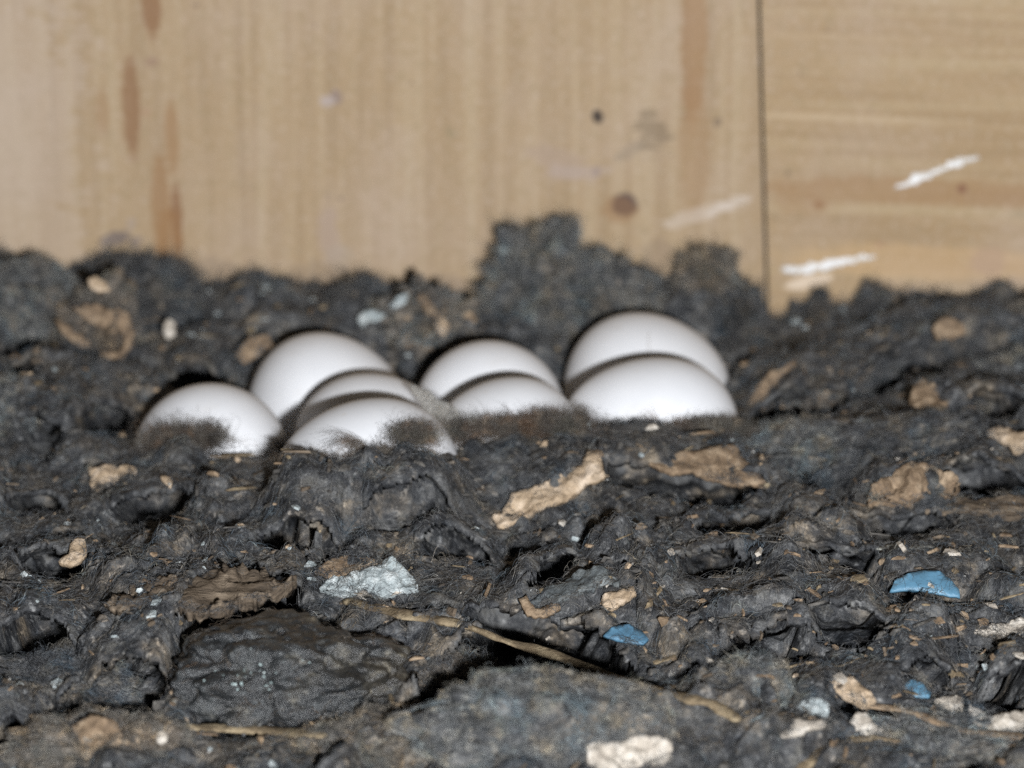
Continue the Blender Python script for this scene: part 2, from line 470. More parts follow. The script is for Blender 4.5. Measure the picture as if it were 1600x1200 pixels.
def egg_push(P, i, off):
    """points inside egg i moved to its surface plus off"""
    c, R, a, b, _ = egg_info[i]
    L = (P - c) @ R
    q = np.sqrt((L[:, 0] / a) ** 2 + (L[:, 1] / b) ** 2 + (L[:, 2] / b) ** 2)
    ins = q < 1 + off / b
    L[ins] *= ((1 + off / b) / np.maximum(q[ins], 1e-3))[:, None] if np.ndim(off) == 0 else 1
    P2 = P.copy()
    P2[ins] = L[ins] @ R.T + c
    return P2

# ------------------------------------------------------------------ ground
GX0, GX1, GY0, GY1 = -0.235, 0.235, -0.30, 0.105
STEP = 0.0007
gx = np.arange(GX0, GX1, STEP)
gy = np.arange(GY0, GY1, STEP)
X, Y = np.meshgrid(gx, gy)
H = -0.010 + 0.085 * np.minimum(Y + 0.045, 0)
H = H + 0.0025 * fbm(X / 0.05, Y / 0.05, 0.3, 5, 3)
# line of the litter along the boards (photo pixels)
prof = [(-400, 400), (0, 400), (110, 425), (150, 415), (220, 410), (300, 432), (400, 446), (480, 462), (560, 452), (640, 458), (700, 462), (745, 470),
        (780, 420), (830, 380), (930, 400), (1000, 430), (1040, 448), (1058, 425), (1090, 418), (1140, 422), (1165, 445), (1188, 452), (1200, 492), (1226, 490), (1234, 462), (1252, 470), (1272, 444), (1288, 446), (1296, 474), (1330, 466), (1348, 432), (1384, 432), (1400, 450), (1450, 440), (1500, 452), (1530, 432), (1550, 440), (1600, 462), (2000, 465)]
PX = np.array([at_y(p, q, WALL_Y)[0] for p, q in prof]); PZ = np.array([at_y(p, q, WALL_Y)[2] for p, q in prof])
wz = np.interp(gx, PX, PZ)
wgt = smooth(0.070, 0.092, Y)
H = H * (1 - wgt) + wz[None, :] * wgt
egg_mask = np.zeros_like(H)
for (c, R, a, b, _) in egg_info:
    ww = np.exp(-(((X - c[0]) / 0.021) ** 2 + ((Y - c[1] - 0.005) / 0.020) ** 2) ** 1.5)
    H = H + ww * (c[2] - 0.0105 - H)
    egg_mask = np.maximum(egg_mask, ww)
RIMS = [  # px, py of the crest, depth, radius across, radius along (mm)
    (285, 676, -0.022, 6, 5), (215, 704, -0.02, 7, 8), (400, 724, -0.028, 7, 5), (345, 712, -0.028, 5, 5), (445, 712, -0.030, 5, 6), (672, 684, -0.048, 6, 6),
    (455, 704, -0.050, 4, 5), (486, 702, -0.054, 5, 4), (525, 716, -0.055, 4, 4), (575, 697, -0.054, 6, 4), (635, 686, -0.052, 6, 5), (690, 676, -0.036, 6, 8),
    (740, 664, -0.028, 6, 5), (800, 662, -0.026, 7, 5), (870, 656, -0.024, 7, 5), (910, 658, -0.021, 5, 5),
    (960, 672, -0.022, 6, 5), (1025, 664, -0.022, 5, 5), (1090, 668, -0.022, 7, 5), (1150, 672, -0.012, 6, 7), (1175, 640, 0.005, 8, 10), (1160, 600, 0.034, 6, 8), (1214, 514, 0.074, 7, 10),
]
rim_mask = np.zeros_like(H)
for (px, py, y, rx, ry) in RIMS:
    p = at_y(px, py, y)
    ryy = np.where(Y < y, ry * 2.6, ry) / 1000
    ww = np.exp(-((X - p[0]) / (rx / 1000)) ** 2 - ((Y - y) / ryy) ** 2)
    H = H + ww * (p[2] - 0.0019 - H)
    rim_mask = np.maximum(rim_mask, np.exp(-(((X - p[0]) / (rx * 1.5 / 1000)) ** 2 + ((Y - y) / (ryy * 1.1)) ** 2)))
wx_ = X + 0.007 * fbm(X / 0.02, Y / 0.02, 1.7, 31, 2)
wy_ = Y + 0.007 * fbm(X / 0.02, Y / 0.02, 9.2, 32, 2)
bil = lambda s, sd: np.abs(noise3((0.83 * wx_ + 0.56 * wy_) / s, (0.83 * wy_ - 0.56 * wx_) / s * 1.1, 0.5 + 0.3 * wx_ / s, sd))
rough = 0.0120 * (bil(0.030, 41) - 0.3) + 0.0068 * (bil(0.012, 42) - 0.3) + 0.0034 * (bil(0.0055, 43) - 0.3) + 0.0008 * noise3(X / 0.0018, Y / 0.0018, 0.1, 44)
ny, nx = H.shape

def ground(x, y):
    fx = np.clip((np.asarray(x) - GX0) / STEP, 0, nx - 1.001)
    fy = np.clip((np.asarray(y) - GY0) / STEP, 0, ny - 1.001)
    ix, iy = fx.astype(int), fy.astype(int)
    tx, ty = fx - ix, fy - iy
    return (H[iy, ix] * (1 - tx) + H[iy, ix + 1] * tx) * (1 - ty) + (H[iy + 1, ix] * (1 - tx) + H[iy + 1, ix + 1] * tx) * ty

def hit(px, py, lift=0.0):
    """where the view through a photo pixel meets the ground"""
    d = ray(px, py)
    t = np.linspace(0.7, 1.25, 3000)
    P = CAM[None] + d[None] * t[:, None]
    below = P[:, 2] < ground(P[:, 0], P[:, 1]) + lift
    k = int(np.argmax(below)) if below.any() else len(t) - 1
    return P[k]

GAPS = [  # torn gaps under overhanging crusts of litter: photo points of the gap, opening in mm
    ([(278, 1015), (298, 985), (350, 960), (410, 936), (475, 920)], 13), ([(630, 1118), (700, 1064), (760, 1028), (830, 1016), (900, 1030), (1000, 1066)], 13),
    ([(720, 958), (780, 966), (850, 978)], 4), ([(80, 1092), (180, 1080), (275, 1088)], 7), ([(-20, 1012), (70, 1000), (125, 1015)], 7),
    ([(-20, 1155), (45, 1140)], 7), ([(300, 1125), (420, 1128), (520, 1124)], 4.5), ([(1330, 602), (1380, 580), (1440, 555), (1540, 515)], 8),
    ([(1160, 655), (1260, 640), (1335, 605)], 8), ([(1190, 705), (1260, 712), (1340, 690)], 8), ([(1465, 772), (1540, 765), (1620, 742)], 6),
    ([(105, 682), (160, 668), (215, 666)], 8), ([(1290, 1105), (1420, 1112), (1500, 1145)], 4.5), ([(1510, 1090), (1620, 1086)], 5),
    ([(1400, 1062), (1500, 1050)], 4), ([(1120, 1032), (1200, 1020), (1270, 1010)], 5), ([(828, 935), (865, 908), (905, 890)], 6),
    ([(15, 592), (65, 607)], 5), ([(930, 745), (1060, 765), (1200, 768)], 4.5), ([(1080, 852), (1150, 822), (1215, 800)], 4.5),
    ([(395, 862), (470, 850), (540, 856)], 3.5), ([(165, 805), (240, 792), (310, 796)], 4), ([(560, 806), (640, 786), (710, 790)], 4),
    ([(640, 858), (700, 842), (770, 850)], 4), ([(1050, 905), (1130, 890), (1190, 905)], 4), ([(1240, 880), (1320, 868), (1380, 880)], 4),
    ([(0, 790), (60, 778), (110, 790)], 4), ([(20, 880), (80, 890), (150, 905)], 4.5), ([(1250, 985), (1330, 1000), (1400, 992)], 4.5),
    ([(560, 1190), (640, 1160), (700, 1150)], 4), ([(1330, 800), (1400, 812), (1500, 806)], 4), ([(1500, 640), (1560, 655), (1610, 650)], 4.5),
    ([(250, 600), (300, 585), (350, 590)], 4), ([(20, 670), (70, 690), (110, 685)], 4.5),
]
GAPS = [(a_, b_ * 1.5) for a_, b_ in GAPS]
lines = []
calm = np.zeros_like(H)
lift_ = np.zeros_like(H)
for (pp, wmm) in GAPS:
    q = np.array([hit(*p)[:2] for p in pp])
    q = q[np.argsort(q[:, 0])]
    yl = np.interp(gx, q[:, 0], q[:, 1])
    endf = smooth(q[0, 0] - 0.004, q[0, 0] + 0.007, gx) * (1 - smooth(q[-1, 0] - 0.007, q[-1, 0] + 0.004, gx))
    lines.append((q, yl))
    d = (Y - yl[None, :]) * 1000
    calm = np.maximum(calm, endf[None, :] * np.exp(-((d + 6) / 17) ** 4) * min(1, wmm / 6))
    up_ = np.where(d > 0, 3.4 * np.exp(-(d / 17) ** 2), -2.8 * np.exp(-(d / 15) ** 2)) * endf[None, :] * (wmm / 9)
    lift_ = lift_ + up_
H = H + rough * (1 - 0.75 * np.maximum(egg_mask, rim_mask)) * (1 - 0.5 * smooth(0.07, 0.095, Y)) * (1 - 0.6 * calm)
H = H + 4.5 * np.tanh(lift_ / 4.5) / 1000 * (1 - egg_mask)
H0 = H.copy()
Dg = np.zeros_like(H)
OPEN = np.zeros_like(H, bool)
far_egg = np.ones_like(H)
for (c, R, a, b, _) in egg_info:
    far_egg = np.minimum(far_egg, smooth(0.021, 0.027, np.hypot(X - c[0], Y - c[1])))
edge_n = 0.35 * fbm(X / 0.006, Y / 0.006, 4.4, 61, 4, 0.6)
for gi, (pp, wmm) in enumerate(GAPS):
    q, yl = lines[gi]
    endf = smooth(q[0, 0] - 0.001, q[0, 0] + 0.006, gx) * (1 - smooth(q[-1, 0] - 0.006, q[-1, 0] + 0.001, gx))
    d = (Y - yl[None, :]) * 1000                       # mm behind the middle of the gap
    hw = 0.5 * wmm * endf[None, :] * (1 + edge_n)
    op = (np.abs(d + 0.9 * wmm * edge_n) < hw) & (endf[None, :] > 0.02)
    back = 10 + 3.0 * wmm
    dep = (4.5 + 1.0 * wmm) * smooth(-0.7 * wmm, -0.35 * wmm, d) * (1 - smooth(back * 0.75, back, d)) * endf[None, :]
    OPEN |= op & (far_egg > 0.5)
    Dg = np.maximum(Dg, dep / 1000 * far_egg * (1 - smooth(0.050, 0.066, Y)))
OPEN &= Dg > 0.002
H = H0 - Dg                                            # lower ground
Hvis = np.where(OPEN, H, H0)                           # what one sees from above

me = bpy.data.meshes.new('ground')
V = np.stack([X, Y, H], -1).reshape(-1, 3)
idx = np.arange(nx * ny).reshape(ny, nx)
Q = np.stack([idx[:-1, :-1], idx[:-1, 1:], idx[1:, 1:], idx[1:, :-1]], -1).reshape(-1, 4)
me.vertices.add(len(V)); me.vertices.foreach_set('co', V.ravel())
me.loops.add(Q.size); me.loops.foreach_set('vertex_index', Q.ravel())
me.polygons.add(len(Q)); me.polygons.foreach_set('loop_start', np.arange(0, Q.size, 4)); me.polygons.foreach_set('use_smooth', np.ones(len(Q), bool))
me.update(); me.validate()
me.materials.append(FELT)
g = bpy.data.objects.new('ground', me)
COL.objects.link(g)
tag(g, 'dark matted nest floor of trodden owl pellets', 'ground', kind='structure')
# the crusts that overhang the gaps: a thin second layer over the hollows, part of the ground
cell = ((Dg[:-1, :-1] > 0.0012) & (Dg[1:, 1:] > 0.0012) & ~OPEN[:-1, :-1] & ~OPEN[1:, 1:] & ~OPEN[1:, :-1] & ~OPEN[:-1, 1:])
ci, cj = np.nonzero(cell)
thk = np.minimum(0.0012 + 0.0008 * np.abs(noise3(X / 0.004, Y / 0.004, 2.2, 66)), Dg * 0.8)
# lips curl: crust droops a little next to an opening
near = OPEN.astype(float)
for _ in range(4):
    near[1:-1, 1:-1] = np.maximum(near[1:-1, 1:-1], 0.25 * (near[:-2, 1:-1] + near[2:, 1:-1] + near[1:-1, :-2] + near[1:-1, 2:]))
top = H0 - 0.0007 * near
vid = -np.ones(H.shape, int)
used = np.zeros(H.shape, bool)
for di in (0, 1):
    for dj in (0, 1):
        used[ci + di, cj + dj] = True
ui, uj = np.nonzero(used)
vid[ui, uj] = np.arange(len(ui))
nv = len(ui)
Vt = np.stack([X[ui, uj], Y[ui, uj], top[ui, uj]], 1)
Vb = Vt.copy(); Vb[:, 2] -= thk[ui, uj]
qa = np.stack([vid[ci, cj], vid[ci, cj + 1], vid[ci + 1, cj + 1], vid[ci + 1, cj]], 1)
faces = [qa, qa[:, ::-1] + nv]
def side(mask_nb, v0, v1):
    k_ = np.nonzero(mask_nb)[0]
    return np.stack([v1[k_], v0[k_], v0[k_] + nv, v1[k_] + nv], 1)
cp = np.pad(cell, 1)
faces.append(side(~cp[ci, cj + 1], qa[:, 0], qa[:, 1]))
faces.append(side(~cp[ci + 2, cj + 1], qa[:, 2], qa[:, 3]))
faces.append(side(~cp[ci + 1, cj], qa[:, 3], qa[:, 0]))
faces.append(side(~cp[ci + 1, cj + 2], qa[:, 1], qa[:, 2]))
Q = np.concatenate(faces)
me = bpy.data.meshes.new('crust')
VV = np.concatenate([Vt, Vb])
me.vertices.add(len(VV)); me.vertices.foreach_set('co', VV.ravel())
me.loops.add(Q.size); me.loops.foreach_set('vertex_index', Q.ravel())
me.polygons.add(len(Q)); me.polygons.foreach_set('loop_start', np.arange(0, Q.size, 4)); me.polygons.foreach_set('use_smooth', np.ones(len(Q), bool))
me.update(); me.validate()
me.materials.append(FELT)
cr = bpy.data.objects.new('crust', me)
COL.objects.link(cr); cr.parent = g
H = Hvis

# ------------------------------------------------------------------ fibres
def hair_obj(name, P, rad, mat, parent=None):
    """P: strands x points x 3, in the parent's space"""
    N, K, _ = P.shape
    hc = bpy.data.hair_curves.new(name)
    hc.add_curves([K] * N)
    hc.attributes['position'].data.foreach_set('vector', np.ascontiguousarray(P, dtype=np.float32).ravel())
    at = hc.attributes.get('radius') or hc.attributes.new('radius', 'FLOAT', 'POINT')
    tp = np.linspace(1, 0.35, K)
    at.data.foreach_set('value', (rad[:, None] * tp[None, :]).astype(np.float32).ravel())
    hc.materials.append(mat)
    o = bpy.data.objects.new(name, hc)
    COL.objects.link(o)
    if parent: o.parent = parent
    return o

GYG, GXG = np.gradient(H0, STEP)
def slope_at(x, y):
    ix = np.clip(((x - GX0) / STEP).astype(int), 0, nx - 1); iy = np.clip(((y - GY0) / STEP).astype(int), 0, ny - 1)
    return GXG[iy, ix], GYG[iy, ix]

def flow(x, y, seed):
    return 2.6 * fbm(x / 0.03, y / 0.03, 0.7, seed, 2)

def mat_strands(N, seed, x, y, length, lift, curl=1.2, K=8, bias=0.0, spread=0.9):
    r = np.random.default_rng(seed)
    ang = flow(x, y, 77) + r.normal(0, spread, N) + bias
    cu = r.normal(0, curl, N)
    L = length * r.uniform(0.45, 1.35, N)
    P = np.zeros((N, K, 3))
    cx, cy = x.copy(), y.copy()
    a = ang.copy()
    up = lift * r.gamma(1.2, 0.7, N)
    base = r.uniform(-0.0003, 0.0008, N)
    for k in range(K):
        t = k / (K - 1)
        P[:, k, 0], P[:, k, 1] = cx, cy
        P[:, k, 2] = ground(cx, cy) + base + up * math.sin(math.pi * min(1, t * 0.8)) 
        sx_, sy_ = slope_at(cx, cy)
        q_ = 1 / np.sqrt(1 + (sx_ * np.cos(a) + sy_ * np.sin(a)) ** 2)
        cx = cx + np.cos(a) * L * q_ / (K - 1)
        cy = cy + np.sin(a) * L * q_ / (K - 1)
        a = a + cu / (K - 1) + r.normal(0, 0.18, N)
    P[:, :, 1] = np.minimum(P[:, :, 1], WALL_Y - 0.0005)
    jump = np.abs(np.diff(P[:, :, 2], axis=1)).max(1)
    bad = jump > 0.0016
    P[bad] = P[bad][:, :1] + (P[bad] - P[bad][:, :1]) * 0.02
    return P

def sample_xy(N, seed, x0, x1, y0, y1):
    r = np.random.default_rng(seed)
    return r.uniform(x0, x1, N), r.uniform(y0, y1, N)

N = 150000
x, y = sample_xy(N, 1, -0.165, 0.165, -0.20, WALL_Y)
P = mat_strands(N, 2, x, y, 0.0034, 0.0005, 2.2, 8, 0, 1.4)
rad = np.random.default_rng(3).uniform(0.00002, 0.00005, N)
# looser hairs standing off the mat
N2 = 2500
x, y = sample_xy(N2, 4, -0.165, 0.165, -0.20, WALL_Y)
P2 = mat_strands(N2, 5, x, y, 0.0045, 0.0014, 2.6, 8, 0, 2.4)
rad2 = np.random.default_rng(6).uniform(0.000015, 0.00003, N2)
# tufts along the boards
N3 = 5000
x, y = sample_xy(N3, 8, -0.165, 0.165, 0.080, WALL_Y - 0.001)
P3 = mat_strands(N3, 9, x, y, 0.004, 0.0022 , 2.0, 8, 0, 1.5)
rad3 = np.random.default_rng(10).uniform(0.00003, 0.00006, N3)
# outside the frame, thinner
N4 = 12000
x, y = sample_xy(N4, 11, GX0, GX1, GY0, WALL_Y)
P4 = mat_strands(N4, 12, x, y, 0.007, 0.0008, 1.8, 8, 0, 1.5)
rad4 = np.full(N4, 0.00005)
P = np.concatenate([P, P2, P3, P4]); rad = np.concatenate([rad, rad2, rad3, rad4])
# keep fibres out of the eggs
flat = P.reshape(-1, 3)
for i in range(len(egg_info)):
    flat = egg_push(flat, i, 0.00005)
P = flat.reshape(P.shape)
mid = P[:, 4]
keep = np.ones(len(P), bool)
for (c, R, a, b, _) in egg_info:      # no fibre lying over the open tops
    d = P - c
    over = (np.linalg.norm(d, axis=2) < a + 0.0008) & (d[:, :, 2] > 0.0045)
    keep &= ~over.any(axis=1)
fm = hair_obj('fur_mat', P[keep], rad[keep], FUR)
tag(fm, 'short matted dark grey fur covering the nest floor', 'fur', kind='stuff')

# ------------------------------------------------------------------ pellets and clumps of fur
def lump_r(d, seed, amp, sc):
    n = fbm(d[..., 0] * sc + seed, d[..., 1] * sc, d[..., 2] * sc, seed, 4, 0.55)
    b = np.abs(noise3(d[..., 0] * sc * 1.7, d[..., 1] * sc * 1.7 + seed, d[..., 2] * sc * 1.7, seed + 5))
    return 1 + amp * (0.55 * n + 0.9 * (b - 0.3))

def ico_dirs(sub):
    bm = bmesh.new()
    bmesh.ops.create_icosphere(bm, subdivisions=sub, radius=1)
    V = np.array([v.co[:] for v in bm.verts]); F = [tuple(v.index for v in f.verts) for f in bm.faces]
    bm.free()
    return V, F
LUMP_BVH = []
ICO = ico_dirs(6)
ICO_S = ico_dirs(4)

def lump(name, label, cat, px, py, rx, ry, rz, yaw=0, roll=0, seed=1, felt=None, fur=None, nfur=5000, amp=0.35, sc=1.6, y=None, dz=0.0, group=None, hair_len=0.0025, lift=0.0006):
    """px,py: photo pixel of the middle; radii in mm"""
    c = at_y(px, py, y) if y is not None else hit(px, py)
    c = c + np.array([0, 0, dz / 1000])
    R3 = np.array((Matrix.Rotation(math.radians(yaw), 3, 'Z') @ Matrix.Rotation(math.radians(roll), 3, 'Y')))
    rad3 = np.array([rx, ry, rz]) / 1000
    D, F = ICO
    Vv = (D * rad3 * lump_r(D, seed, amp, sc)[:, None]) @ R3.T
    fine = 0.0006 * noise3(Vv[:, 0] / 0.0016, Vv[:, 1] / 0.0016, Vv[:, 2] / 0.0016, seed) + 0.0008 * noise3(Vv[:, 0] / 0.004, Vv[:, 1] / 0.004, Vv[:, 2] / 0.004, seed + 1)
    Vv = Vv + D @ R3.T * fine[:, None]
    o = mesh_obj(name, Vv, F, felt or FELT)
    o.location = c
    LUMP_BVH.append(BVHTree.FromPolygons([tuple(v) for v in Vv + c], F))
    tag(o, label, cat, group)
    if nfur:
        r = np.random.default_rng(seed + 100)
        nfur = int(nfur * 1.15)
        d = r.normal(size=(nfur * 2, 3)); d /= np.linalg.norm(d, axis=1)[:, None]
        wd = d @ R3.T
        d = d[(wd[:, 2] > -0.55)][:nfur]
        n = len(d); K = 7
        a = r.normal(size=(n, 3)) * 1.3 + np.array([noise3(d[:, 0] * 1.5, d[:, 1] * 1.5, d[:, 2] * 1.5 + q * 9, seed) for q in range(3)]).T * 0.5
        Lm = hair_len * r.uniform(0.4, 1.3, n)
        off = r.uniform(-0.0002, 0.0007, n)
        up = lift * r.gamma(1.2, 0.8, n)
        Pp = np.zeros((n, K, 3))
        for k in range(K):
            t = k / (K - 1)
            p = (d * rad3 * lump_r(d, seed, amp, sc)[:, None])
            p = p + d * (off + up * math.sin(math.pi * min(1, t * 0.75)))[:, None]
            Pp[:, k] = p @ R3.T
            tng = a - d * (a * d).sum(1)[:, None]
            tng /= np.maximum(np.linalg.norm(tng, axis=1), 1e-4)[:, None]
            st_ = (tng @ np.eye(3)) / rad3
            d = d + st_ * (Lm / (K - 1))[:, None]
            d /= np.linalg.norm(d, axis=1)[:, None]
            a = a + r.normal(size=(n, 3)) * 0.35
        wy = Pp[:, :, 1] + c[1]
        Pp[:, :, 1] = np.minimum(wy, WALL_Y - 0.0006) - c[1]
        hair_obj('fur', Pp, r.uniform(0.00002, 0.00005, n), fur or FUR, o)
    return o

PG = 'owl pellets lying on the nest floor'
CG = 'fur clumps heaped along the wall'
lump('pellet', 'big bluish grey pellet at the far left against the board', 'pellet', 20, 490, 15, 13, 13.5, 10, 0, 11, FELT, FUR_BLUE, 6500, 0.22, 1.3, y=0.070, group=PG)
lump('fur_clump', 'clump with tan flakes beside the big pellet at the far left', 'fur clump', 160, 505, 8.5, 8, 10, 20, 10, 12, FELT_BROWN, FUR_BROWN, 2200, 0.45, 1.8, y=0.058, group=CG)
lump('fur_clump', 'low dark fur clump under the brown streaks of the wide board', 'fur clump', 235, 465, 11, 8, 7.5, 0, 0, 13, FELT, FUR, 4500, 0.5, 2.0, y=0.082, group=CG, lift=0.0014)
lump('fur_clump', 'tallest dark fur clump, standing up the board behind the egg pairs', 'fur clump', 838, 452, 11.5, 9, 14.5, 0, 4, 14, FELT, FUR_BLUE, 7000, 0.42, 2.2, y=0.076, group=CG, lift=0.0012)
lump('fur_clump', 'sloping dark clump leaning on the right side of the tallest clump', 'fur clump', 925, 468, 12.5, 9, 10, 0, 22, 44, FELT, FUR_BLUE, 5000, 0.55, 2.6, y=0.074, group=CG, lift=0.001)
lump('fur_clump', 'small olive clump close to the board seam', 'fur clump', 1105, 425, 6.0, 4.5, 4.6, 0, 0, 15, FELT_BROWN, FUR_BROWN, 2600, 0.7, 2.8, y=0.084, group=CG, lift=0.001)
lump('fur_clump', 'dark rounded clump above the tall egg of the left group', 'fur clump', 565, 482, 8, 7, 6.5, 0, 0, 16, FELT, FUR, 3200, 0.4, 1.8, y=0.076, group=CG, lift=0.001)
lump('fur_clump', 'grey crumbly clump with pale bits between the tall left egg and the tallest clump', 'fur clump', 668, 505, 10, 8, 8, 0, -15, 17, FELT_BROWN, FUR_BLUE, 3000, 0.55, 2.2, y=0.062, group=CG)
lump('fur_clump', 'dark clump in the corner under the board seam', 'fur clump', 1150, 494, 4.2, 6, 5.5, 0, 0, 18, FELT, FUR, 3000, 0.75, 2.8, y=0.080, group=CG, lift=0.0012)
lump('pellet', 'long flat dark pellet lying along the board at the far right', 'pellet', 1440, 520, 28, 12, 8, 12, -9, 21, FELT, FUR, 9000, 0.35, 2.0, y=0.062, dz=-3.5, group=PG)
lump('pellet', 'greyish pellet below the shadowed ridge at the right edge', 'pellet', 1590, 585, 15, 11, 7, 15, -14, 22, FELT, FUR_BLUE, 4500, 0.35, 1.8, y=0.040, dz=-3.5, group=PG)
lump('pellet', 'brownish pellet right beside the large right egg', 'pellet', 1270, 590, 13, 10, 6.5, 15, -12, 23, FELT_BROWN, FUR, 4500, 0.4, 1.9, y=0.036, dz=-3.5, group=PG)
lump('pellet', 'dark pellet with a pale green top right of the large right egg', 'pellet', 1240, 680, 12, 9, 5, 0, -8, 24, FELT, FUR_BLUE, 4000, 0.4, 2.0, dz=-3, group=PG)
lump('pellet', 'dull dark pellet above the tan chunk at the right', 'pellet', 1400, 680, 15, 9, 5, 10, -10, 25, FELT, FUR, 4500, 0.4, 2.0, dz=-3, group=PG)
lump('pellet', 'dark pellet left of the clutch near the left edge', 'pellet', 8, 640, 7, 9, 7, 0, 0, 26, FELT, FUR_BLUE, 2500, 0.25, 1.5, y=0.005, group=PG)
lump('pellet', 'dark lump of fur behind the leftmost egg', 'pellet', 130, 610, 12, 9, 6, 0, 0, 27, FELT, FUR, 4000, 0.4, 1.8, y=0.030, group=PG)
lump('pellet', 'large black pellet with glistening specks at the bottom left of centre', 'pellet', 452, 1050, 24, 14, 10.5, 5, 2, 28, FELT_WET, FUR_DARK, 700, 0.24, 1.5, dz=-1.0, group=PG, lift=0.0004)
lump('pellet', 'brown pellet touching the right side of the large black pellet', 'pellet', 695, 1055, 12, 11, 6.5, 0, 10, 29, FELT_BROWN, FUR, 6000, 0.28, 1.6, dz=-3.0, group=PG)
lump('pellet', 'grey pellet at the bottom edge under the long straw', 'pellet', 850, 1150, 25, 12, 10, 6, 5, 30, FELT, FUR_BLUE, 13000, 0.2, 1.5, dz=1.5, group=PG, lift=0.0004)
lump('pellet', 'pale brown crumbly pellet at the bottom left corner', 'pellet', 175, 1160, 18, 11, 6.5, 0, 4, 31, FELT_BROWN, FUR_BROWN, 6500, 0.35, 2.0, dz=-2.5, group=PG)
lump('pellet', 'brownish pellet at the left edge above the corner one', 'pellet', 100, 1055, 13, 9, 5, 0, 8, 32, FELT, FUR, 5000, 0.4, 1.9, dz=-2, group=PG)
lump('pellet', 'small grey pellet between the large black and the grey bottom ones', 'pellet', 580, 1180, 13, 9, 6, 0, -8, 33, FELT, FUR_BROWN, 4500, 0.3, 1.8, dz=1, group=PG)
lump('pellet', 'round grey pellet right of the long straw end', 'pellet', 1170, 1075, 8, 7, 5.5, 0, 0, 34, FELT, FUR_BLUE, 3200, 0.25, 1.6, group=PG)
lump('pellet', 'greyish pellet at the bottom right corner', 'pellet', 1480, 1175, 22, 10, 6, 0, 0, 39, FELT, FUR_BLUE, 6500, 0.4, 2.2, dz=-1, group=PG)

# ------------------------------------------------------------------ chips, flakes and shells
CHIP_EDGE = []
def hit_all(px, py):
    """first surface (ground or pellet) behind a photo pixel"""
    p = hit(px, py)
    d = ray(px, py); L = np.linalg.norm(d)
    best = np.linalg.norm(p - CAM)
    for b in LUMP_BVH:
        q, _, _, t = b.ray_cast(Vector(CAM), Vector(d / L))
        if q is not None and t < best: best = t
    return CAM + d / L * best

def chip(name, label, cat, outline, mat, thick=1.6, tilt=0.55, lift=0.8, seed=1, relief=0.5, ragged=0.35, group=None, y=None, yawn=0.0, curve=0.0):
    """outline: photo pixels; the piece lies on the ground, leaning towards the viewer by tilt"""
    O = np.array(outline, float)
    pc = O.mean(0)
    if y is None:
        Hs = np.array([hit_all(*p) for p in O] + [hit_all(*(pc + (p - pc) * 0.5)) for p in O])
        c = Hs.mean(0)
        A2 = np.c_[Hs[:, :2] - c[:2], np.ones(len(Hs))]
        sol = np.linalg.lstsq(np.r_[A2, np.diag([0.01, 0.01, 0])], np.r_[Hs[:, 2] - c[2], 0, 0, 0], rcond=None)[0]
        nf = np.array([-np.clip(sol[0], -0.6, 0.6), -np.clip(sol[1], -0.6, 0.9), 1.0]); nf /= np.linalg.norm(nf)
        n = (1 - tilt * 0.6) * nf + tilt * 0.6 * (-FWD)
        n /= np.linalg.norm(n)
        res = (Hs - c) @ n
        c = c + n * (np.percentile(res, 80) + 0.0002 + 0.00025 * lift)
        c = on_plane(pc[0], pc[1], c, n)
    else:
        c = at_y(pc[0], pc[1], y)
        n = (1 - tilt) * np.array([0, 0, 1.0]) + tilt * (-FWD)
        n /= np.linalg.norm(n)
        c = c - FWD * 0.0012
    # dense ragged outline
    pts = []
    M = len(O)
    for i in range(M):
        a, b = O[i], O[(i + 1) % M]
        k = max(2, int(np.linalg.norm(b - a) / 5))
        for j in range(k):
            pts.append(a + (b - a) * j / k)
    pts = np.array(pts)
    jit = 6 * ragged * np.stack([noise3(pts[:, 0] / 9, pts[:, 1] / 9, seed, 1), noise3(pts[:, 0] / 9, pts[:, 1] / 9, seed, 2)], 1)
    pts = pts + jit
    W = np.array([on_plane(p[0], p[1], c, n) for p in pts]) - c
    if cat not in ('flake',): CHIP_EDGE.append((W + c, n))
    bm = bmesh.new()
    vs = [bm.verts.new(w) for w in W]
    f = bm.faces.new(vs)
    f.normal_update()
    if np.dot(np.array(f.normal), n) < 0: f.normal_flip()
    r = bmesh.ops.extrude_face_region(bm, geom=[f])
    bmesh.ops.translate(bm, verts=[v for v in r['geom'] if isinstance(v, bmesh.types.BMVert)], vec=Vector(-n * thick / 1000))
    bmesh.ops.triangulate(bm, faces=bm.faces[:], ngon_method='BEAUTY')
    for _ in range(3):
        es = [e for e in bm.edges if e.calc_length() > 0.0013]
        if not es: break
        bmesh.ops.subdivide_edges(bm, edges=es, cuts=1)
        bmesh.ops.triangulate(bm, faces=bm.faces[:])
    bmesh.ops.recalc_face_normals(bm, faces=bm.faces)
    A = np.array([v.co[:] for v in bm.verts])
    ext = np.abs(A).max()
    q = relief / 1000 * (fbm(A[:, 0] / 0.004, A[:, 1] / 0.004, A[:, 2] / 0.004, seed, 4, 0.6))
    bend = -curve * (A[:, 0] / ext) ** 2
    A = A + n[None] * (q + bend)[:, None]
    for v, a in zip(bm.verts, A): v.co = a
    me = bpy.data.meshes.new(name)
    bm.to_mesh(me); bm.free()
    me.materials.append(mat)
    me.polygons.foreach_set('use_smooth', [True] * len(me.polygons))
    o = bpy.data.objects.new(name, me)
    COL.objects.link(o)
    o.location = c
    return tag(o, label, cat, group)

